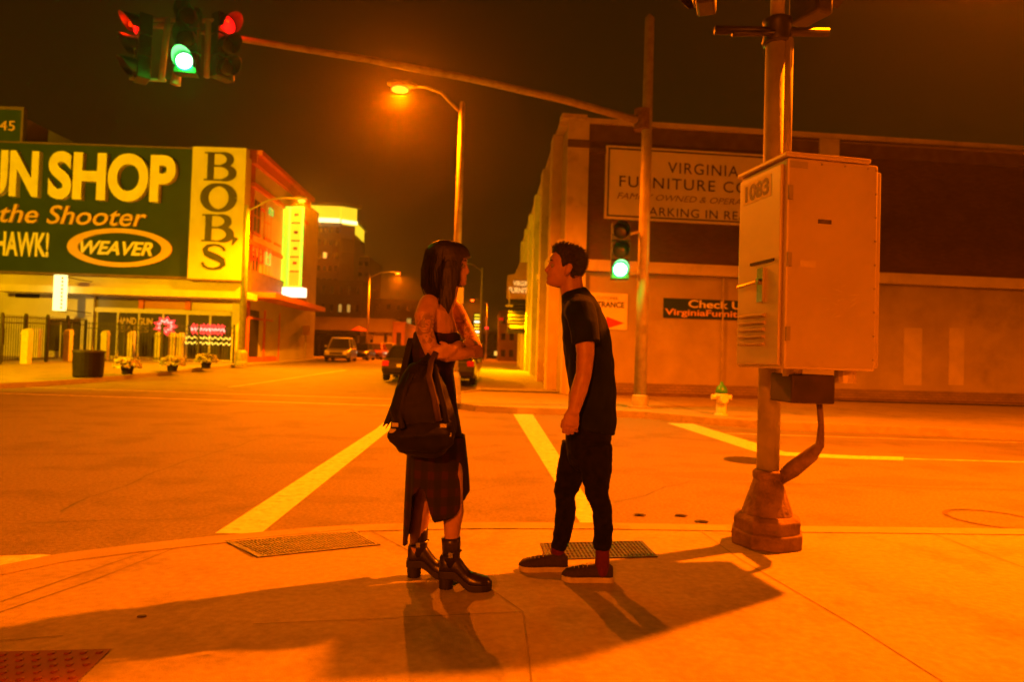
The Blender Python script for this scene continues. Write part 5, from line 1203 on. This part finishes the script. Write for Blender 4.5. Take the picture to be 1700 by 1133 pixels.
for Lg, rr in ((LB_, [.075, .062, .043, .040, .036, .030, .032]), (RB_, [.078, .064, .044, .040, .036, .030, .032])):
    b.loft([m_(*q) for q in Lg], rr, n=18, rnd=True)
body_m = bobj('body', b, M['skin_m'], man, .0042, 3)
eyes(body_m, hc_, hf, hu, .98, M['hair'])
def hair_m(a, h):
    line = lerp_tab([(0, .80), (.55, .81), (.95, .74), (1.12, .66), (1.22, .50), (1.36, .47), (1.5, .55), (1.78, .50), (2.05, .20), (3.2, .14)], a)
    g = .011*sstep(line-.04, line+.07, h)
    if a < 1.1 and h > .78: g += .007*sstep(.78, .92, h)*(1-a/1.1)
    g += .008*sstep(.8, .95, h)
    return g-.009*(1-sstep(line-.04, line+.01, h))
mb = MB(); head(mb, hc_, hf, hu, .98, grow=hair_m, n=96, m=60)
mb.v = [v+(v-hc_).normalized()*.0035*(noise.noise(v*90)+noise.noise(v*210)*.6) for v in mb.v]
obj('hair', mb, M['hair'], body_m, smooth=True)
hs = MB(); rnd = random.Random(5); sk_ = MB(); head(sk_, hc_, hf, hu, .98, n=96, m=60)
for k in range(len(mb.v)):
    d0 = (mb.v[k]-hc_).length-(sk_.v[k]-hc_).length if k < len(sk_.v) else 0
    if d0 > .004 and rnd.random() < .55:
        v = mb.v[k]; nr = (v-hc_).normalized(); fl_ = (nr*.55+Vector((.55, 0, .15))+Vector((rnd.gauss(0, .25), rnd.gauss(0, .25), rnd.gauss(0, .25)))).normalized(); L = rnd.uniform(.010, .022)
        hs.tube([v-nr*.004, v+fl_*L*.5, v+fl_*L+nr*.001], [.0016, .0013, .0003], 3, cap=False)
obj('hair_strands', hs, M['hair'], body_m)
# t-shirt
t = MB()
t.loft([m_(979, 712), m_(983, 695), m_(985, 650), m_(979, 600), m_(972, 555), m_(965, 520), m_(960, 505), m_(954, 492), m_(951, 484)],
       [(.185, .132), (.18, .130), (.168, .122), (.172, .126), (.188, .128), (.188, .108), (.14, .092), (.082, .076), (.066, .066)], n=28)
for s in (-1, 1):
    q = [(960, 512, .09*s), (964, 520, .165*s), (970, 543, .212*s), (973, 570, .226*s)]
    t.loft([m_(*p) for p in q], [.080, .080, .074, .073], n=18, rnd=False)
bobj('t_shirt', t, M['tee'], man, .0055, 4, wrinkle(9, .010, 3, .6))
# trousers
t = MB()
t.loft([m_(978, 690), m_(977, 720), m_(974, 752)], [(.168, .118), (.172, .122), (.165, .112)], n=24, rnd=True)
for Lg, rr in ((LB_, [.098, .083, .060, .053, .050, .043]), (RB_, [.10, .085, .062, .053, .051, .044])):
    t.loft([m_(*q) for q in Lg[:6]], rr, n=20)
bobj('trousers', t, M['jeans'], man, .0055, 3, wrinkle(11, .0062, 8, 1.9))
for Lg in (LB_, RB_):
    a, c = m_(*Lg[5]), m_(*Lg[6]); mb = MB(); mb.loft([a+Vector((0, 0, .02)), a.lerp(c, .5), Vector((c.x, c.y, .17))], [.037, .037, .04], n=16, rnd=True); obj('sock', mb, M['sock'], man, smooth=True)
h1 = Vector((m_(941, 945, .085).x, YM+.085-.02, .12)); h2 = Vector((m_(1017, 950, -.10).x, YM-.10, .12))
for hp_, fd in ((h1, (-1, -.02, 0)), (h2, (-1, .03, 0))):
    s_ = shoe('shoe', man, hp_, fd, .265, .06, .026, (M['canvas'], M['solew']), collar=.066)
    f_ = Vector(fd).normalized(); mb = MB()
    for k in range(4): 
        c = hp_+f_*(.135+.022*k)+Vector((0, 0, .089-.006*k)); mb.tube([c+Vector((0, .022, -.008)), c+Vector((0, 0, .002)), c+Vector((0, -.022, -.008))], .0028, 5)
    obj('lace', mb, M['solew'], s_)

# ------------------------------------------------ the woman
YW = 3.49
def w_(px, py, dy=0): return at(px, py, YW+dy)
M['skin_w'] = skinmat('woman_skin', (.31, .175, .12), (.38, .215, .15), [(w_(712, 545, -.24), .085), (w_(778, 545, .14), .10), (w_(697, 850, .1), .06), (w_(755, 835, -.12), .05)])
wom = root('person', gnd(745, 962, .12, False), 'woman with long black hair, bare tattooed arms folded, dark dress and chunky boots', 'person')
b = MB()
b.loft([w_(724, 748), w_(721, 705), w_(719, 655), w_(719, 610), w_(723, 575), w_(725, 545), w_(729, 517), w_(738, 501)],
       [(.155, .115), (.158, .115), (.135, .10), (.118, .09), (.135, .112), (.15, .105), (.155, .075), (.075, .048)], n=24, rnd=True)
b.loft([w_(739, 506), w_(744, 488), w_(748, 470)], [(.048, .050), (.044, .046), (.044, .046)], n=16)
wc = w_(748, 441); wf = Vector((1, -.14, .02)); wu = Vector((-.02, 0, 1))
head(b, wc, wf, wu, .95, fem=True)
NA = [(712, 505, -.135), (705, 525, -.175), (706, 552, -.195), (716, 582, -.20)]
b.loft([w_(*q) for q in NA], [.050, .050, .043, .037], n=16, rnd=True)
NF = [(716, 582, -.20), (742, 589, -.205), (768, 588, -.17), (782, 586, -.13)]
b.loft([w_(*q) for q in NF], [.037, .037, .029, .024], n=16, rnd=True)
b.loft([w_(780, 586, -.135), w_(790, 585, -.09), w_(797, 584, -.05)], [(.024, .016), (.034, .014), (.033, .012)], ref=(0, 0, 1), n=12, rnd=True)
for i in range(4): finger(b, [w_(795, 577+5*i, -.06), w_(800, 577+5*i, -.03), w_(799, 577+5*i, .0), w_(795, 577+5*i, .02)], .008)
FA = [(752, 508, .13), (764, 530, .17), (778, 556, .16), (789, 577, .10)]
b.loft([w_(*q) for q in FA], [.048, .046, .040, .037], n=16, rnd=True)
FF = [(789, 577, .10), (777, 575, .0), (762, 576, -.12), (751, 580, -.225)]
b.loft([w_(*q) for q in FF], [.037, .038, .031, .024], n=16, rnd=True)
b.loft([w_(753, 580, -.22), w_(742, 583, -.245), w_(733, 585, -.25)], [(.025, .017), (.036, .014), (.034, .012)], ref=(0, 0, 1), n=12, rnd=True)
for i in range(4):
    y = 577+5.3*i; ln = [20, 23, 21, 17][i]; finger(b, [w_(735, y, -.25), w_(735-ln*.45, y+1, -.252), w_(735-ln*.8, y+1.5, -.243), w_(735-ln, y+1.5, -.225)], .0082)
finger(b, [w_(746, 578, -.245), w_(739, 571, -.25), w_(732, 569, -.24)], .009)
NL = [(735, 745, -.08), (747, 790, -.09), (752, 825, -.09), (753, 850, -.085), (751, 872, -.08), (750, 900, -.075), (748, 930, -.07)]
FL = [(712, 745, .08), (704, 790, .09), (702, 825, .09), (697, 858, .09), (694, 885, .09), (692, 905, .09), (690, 930, .09)]
for Lg in (NL, FL): b.loft([w_(*q) for q in Lg], [.082, .066, .050, .052, .044, .036, .034], n=18, rnd=True)
body_w = bobj('body', b, M['skin_w'], wom, .0042, 3)
eyes(body_w, wc, wf, wu, .95, M['hair2'])
# hair: cap with fringe, and the long mass behind the shoulder
def hair_w(a, h):
    line = .66 if a < .75 else (.66-(a-.75)*3.0 if a < .95 else -.2)
    g = .020*sstep(line-.02, line+.05, h)
    g += .012*sstep(1.2, 2.2, a)
    return g-.012*(1-sstep(line-.05, line+.01, h))
hp2 = MB(); head(hp2, wc, wf, wu, .95, fem=True, grow=hair_w, n=80, m=50)
hl = MB()
hl.loft([w_(738, 425), w_(727, 445), w_(724, 465), w_(728, 483), w_(735, 497), w_(739, 508)], [(.085, .075), (.098, .082), (.095, .075), (.082, .058), (.06, .035), (.04, .018)], n=24, rnd=True)
for s in (-1, 1):
    hl.loft([w_(748, 425, .068*s), w_(747, 447, .085*s), w_(744, 470, .088*s), w_(742, 492, .09*s), w_(738, 515, .105*s), w_(735, 530, .115*s)], [(.016, .03), (.017, .042), (.018, .045), (.018, .040), (.014, .028), (.006, .012)], n=14, rnd=True)
me = baked(hl, .005, 3, None, 'hair')
ph_ = obj('hair', hp2, M['hair2'], body_w, smooth=True)
for v in ph_.data.vertices:
    q = v.co; v.co = q+(q+ABS[body_w.name]-wc).normalized()*.003*(noise.noise(Vector((q.x*140, q.y*140, q.z*25))))
nn_ = [v.normal.copy() for v in me.vertices]
for v, vn in zip(me.vertices, nn_):
    q = v.co.copy(); v.co = q+vn*.0045*(noise.noise(Vector((q.x*110, q.y*110, q.z*14))))
me.materials.append(M['hair2'])
link('long_hair', me, body_w)
mb = MB(); rnd = random.Random(11)
for k in range(420):        # loose strands
    t0 = rnd.uniform(-1, 1); x = rnd.uniform(706, 742); dy = .09*t0
    bl_ = rnd.gauss(0, 1.6); mb.tube([w_(x, 418+rnd.uniform(-8, 10), dy), w_(x-6+bl_, 447, dy*1.25), w_(x-5+bl_*1.6, 474, dy*1.2), w_(724+(x-706)*.45+bl_*2.5+rnd.gauss(0, 2), 500+rnd.uniform(-14, 24), dy*1.1)], [.0012, .0022, .0018, .0005], 4)
obj('hair_strands', mb, M['hair2'], body_w)
# dress
PL = bpy.data.materials.new('plaid'); PL.use_nodes = True; t_ = PL.node_tree; bs_ = t_.nodes['Principled BSDF']; bs_.inputs['Roughness'].default_value = .9
g_ = t_.nodes.new('ShaderNodeNewGeometry'); sp = t_.nodes.new('ShaderNodeSeparateXYZ'); t_.links.new(g_.outputs['Position'], sp.inputs[0])
def wav(sock, f):
    m1 = t_.nodes.new('ShaderNodeMath'); m1.operation = 'MULTIPLY'; m1.inputs[1].default_value = f; t_.links.new(sock, m1.inputs[0])
    m2 = t_.nodes.new('ShaderNodeMath'); m2.operation = 'SINE'; t_.links.new(m1.outputs[0], m2.inputs[0])
    m3 = t_.nodes.new('ShaderNodeMath'); m3.operation = 'GREATER_THAN'; m3.inputs[1].default_value = .1; t_.links.new(m2.outputs[0], m3.inputs[0]); return m3.outputs[0]
ad = t_.nodes.new('ShaderNodeMath'); ad.operation = 'ADD'; t_.links.new(wav(sp.outputs['X'], 95), ad.inputs[0]); t_.links.new(wav(sp.outputs['Z'], 75), ad.inputs[1])
rr_ = t_.nodes.new('ShaderNodeValToRGB'); rr_.color_ramp.elements[0].color = (.004, .002, .002, 1); rr_.color_ramp.elements[1].color = (.024, .0018, .0015, 1)
e = rr_.color_ramp.elements.new(.5); e.color = (.009, .002, .0015, 1); m4 = t_.nodes.new('ShaderNodeMath'); m4.operation = 'MULTIPLY'; m4.inputs[1].default_value = .5; t_.links.new(ad.outputs[0], m4.inputs[0]); t_.links.new(m4.outputs[0], rr_.inputs[0]); t_.links.new(rr_.outputs[0], bs_.inputs['Base Color'])
M['plaid'] = PL
M['cloth'] = pm('dark_cloth', (.005, .004, .004), (.012, .008, .006), 12, .9, .3, 300, dist=.002)
t = MB()
t.loft([w_(725, 740), w_(721, 705), w_(719, 655), w_(719, 612), w_(724, 578), w_(725, 553)], [(.175, .135), (.175, .132), (.15, .113), (.132, .104), (.148, .124), (.156, .116)], n=26)
bobj('dress_top', t, M['plaid'], wom, .0055, 3, wrinkle(12, .007, 5, .5))
def hem(a):      # a: 0 front, pi/2 near side, pi back, 3pi/2 far side ; hem height in photo pixels
    T = [(0, 812), (.5, 825), (1.05, 850), (1.5, 852), (1.95, 800), (2.35, 815), (2.65, 900), (3.14, 906), (3.9, 890), (4.7, 850), (5.6, 800), (6.2832, 812)]
    for p, q in zip(T, T[1:]):
        if a <= q[0]: u = (a-p[0])/(q[0]-p[0]); u = u*u*(3-2*u); return p[1]+(q[1]-p[1])*u
n = 96; top_y = 722; rows = 26; rg = []
for i in range(rows+1):
    q = []
    for k in range(n):
        a = 2*math.pi*k/n; y = top_y+(hem(a)-top_y)*i/rows; cx = 723; fl = (y-top_y)/180
        rx = .16; ry = .188+.01*fl
        if math.cos(a) < 0: rx = .138+.02*fl
        if math.cos(a) > .0: rx = .150+.018*math.sin(min(1, fl*2)*math.pi/2)-.02*max(0, fl-.5)
        rip = 1+.055*fl*math.sin(9*a+1.3*fl)+.03*fl*math.sin(17*a+.6)
        c = w_(cx, y); q.append(Vector((c.x+rx*rip*math.cos(a), YW-ry*rip*math.sin(a), c.z)))
    rg.append(q)
mb = MB(); mb.rings(rg, cap=False); sk = obj('skirt', mb, M['plaid'], wom, smooth=True); md = sk.modifiers.new('s', 'SOLIDIFY'); md.thickness = .004
# open black shirt hanging at her back
pts = [(684, 560, .0), (676, 600, .0), (667, 640, -.02), (654, 680, -.03), (640, 712, -.03)]
wd = [.03, .055, .075, .085, .075]; rg = []
for (x, y, dy), w in zip(pts, wd):
    c = w_(x+ (9 if y > 600 else 6), y, dy); k = []
    for j in range(13):
        a = -1+2*j/12; k.append(c+Vector((-.035*(1-a*a)+.02*math.sin(a*7)*w/.1, a*w*1.6, (-.02*math.cos(a*5) if y > 700 else 0))))
    rg.append(k)
rg[-1] = [v+Vector((-.012*math.cos(j*.9), 0, .05*(j/12))) for j, v in enumerate(rg[-1])]
mb = MB(); mb.rings(rg, closed=False); so = obj('hanging_shirt', mb, M['cloth'], wom, smooth=True); md = so.modifiers.new('s', 'SOLIDIFY'); md.thickness = .006
so.modifiers.new('u', 'SUBSURF').levels = 1; so.modifiers['u'].render_levels = 2
# boots
b1 = Vector((w_(676, 950, .09).x, YW+.09, .12)); b2 = Vector((w_(729, 962, -.075).x, YW-.075, .12))
for hp_, fd, ank in ((b1, (1, .02, 0), FL), (b2, (1, -.06, 0), NL)):
    bo = shoe('boot', wom, hp_, fd, .262, .06, .030, (M['leather'], M['bootsole']), heel_block=.058, collar=.085, wide=1.05)
    f_ = Vector(fd).normalized(); c = hp_+f_*.052
    mb = MB(); mb.loft([c+Vector((0, 0, .11)), c+Vector((0, 0, .17))+f_*.004, c+Vector((0, 0, .225))+f_*.002, c+Vector((0, 0, .25))], [(.037, .046), (.038, .044), (.043, .047), (.044, .048)], ref=(-f_.y, f_.x, 0), n=20); obj('shaft', mb, M['leather'], bo, smooth=True)
    mb = MB(); 
    for zz, k in ((.175, .004),):
        rr = [c+f_*(k+.047*math.cos(q*math.pi/8))+Vector((-f_.y, f_.x, 0))*.041*math.sin(q*math.pi/8)+Vector((0, 0, zz+.012*math.cos(q*math.pi/8))) for q in range(17)]; mb.tube(rr, .006, 6)
    obj('strap', mb, M['leather'], bo)
    mb = MB(); mb.box(c.x-.008, c.y-.050, c.z+.163, c.x+.014, c.y-.040, c.z+.187); obj('buckle', mb, M['chrome'], bo)
# ------------------------------------------------ the bag
M['bag'] = pm('bag_nylon', (.004, .003, .003), (.010, .007, .005), 14, .7, spec=.25, bump=.3, bscale=200, dist=.003)
M['bag_old'] = pm('bag_nylon_b', (.004, .003, .003), (.010, .007, .005), 14, .7, .3, 200, dist=.003)
M['strap'] = pm('bag_strap', (.04, .022, .012), (.06, .035, .02), 20, .7)
bg_ = root('backpack', w_(702, 742, -.28), 'black backpack hung by its straps from the woman\'s folded arm, against her skirt', 'backpack')
t = MB(); t.loft([w_(701, 738, -.27), w_(702, 715, -.28), w_(700, 680, -.285), w_(698, 640, -.28), (w_(700, 615, -.27))], [(.07, .135), (.10, .155), (.095, .145), (.08, .115), (.045, .08)], ref=(0, 1, 0), n=28, rnd=True)
bagb = bobj('bag_body', t, M['bag'], bg_, .007, 5, wrinkle(11, .010, 2))
t = MB(); t.loft([w_(700, 736, -.34), w_(700, 722, -.355), w_(699, 707, -.34)], [(.045, .15), (.06, .158), (.04, .15)], n=24, rnd=True)
bobj('front_pocket', t, M['bag'], bagb, .006, 4, wrinkle(13, .006, 6))
for pth in ([(690, 628, -.345), (690, 610, -.30), (712, 592, -.235), (722, 570, -.19)], [(728, 700, -.385), (722, 665, -.385), (712, 625, -.36), (716, 600, -.28), (724, 585, -.26)], [(668, 712, -.41), (664, 690, -.36), (672, 650, -.36), (684, 620, -.34)], [(742, 712, -.36), (738, 680, -.36), (728, 640, -.35), (720, 605, -.28)]):
    mb = MB(); mb.loft([w_(*q) for q in pth], [(.005, .014)]*len(pth), n=8); obj('strap', mb, M['strap'] if pth[0][0] in (728,) else M['bag'], bg_, smooth=True)
for (x, y) in ((736, 707), (744, 722), (656, 706), (652, 716)):
    c = w_(x, y, -.42 if 660 < x < 740 else -.375); mb = MB(); mb.box(c.x-.016, c.y-.004, c.z-.010, c.x+.016, c.y+.006, c.z+.010); obj('buckle', mb, M['chrome'] if x > 700 else M['galv'], bg_, bevel=.003)

# ================================================================== HAZE ADDED TO GIVE THE LAMPS HALOS
mb = MB(); mb.box(-250, -75, -1, 250, 410, 66)
hz = tag(obj('halo_haze', mb, None), kind='stuff'); m = bpy.data.materials.new('halo_haze'); m.use_nodes = True; t = m.node_tree; t.nodes.remove(t.nodes['Principled BSDF'])
v = t.nodes.new('ShaderNodeVolumePrincipled'); v.inputs['Density'].default_value = .0008; v.inputs['Color'].default_value = (.9, .9, .9, 1); v.inputs['Anisotropy'].default_value = .86
t.links.new(v.outputs[0], t.nodes['Material Output'].inputs['Volume']); hz.data.materials.append(m)
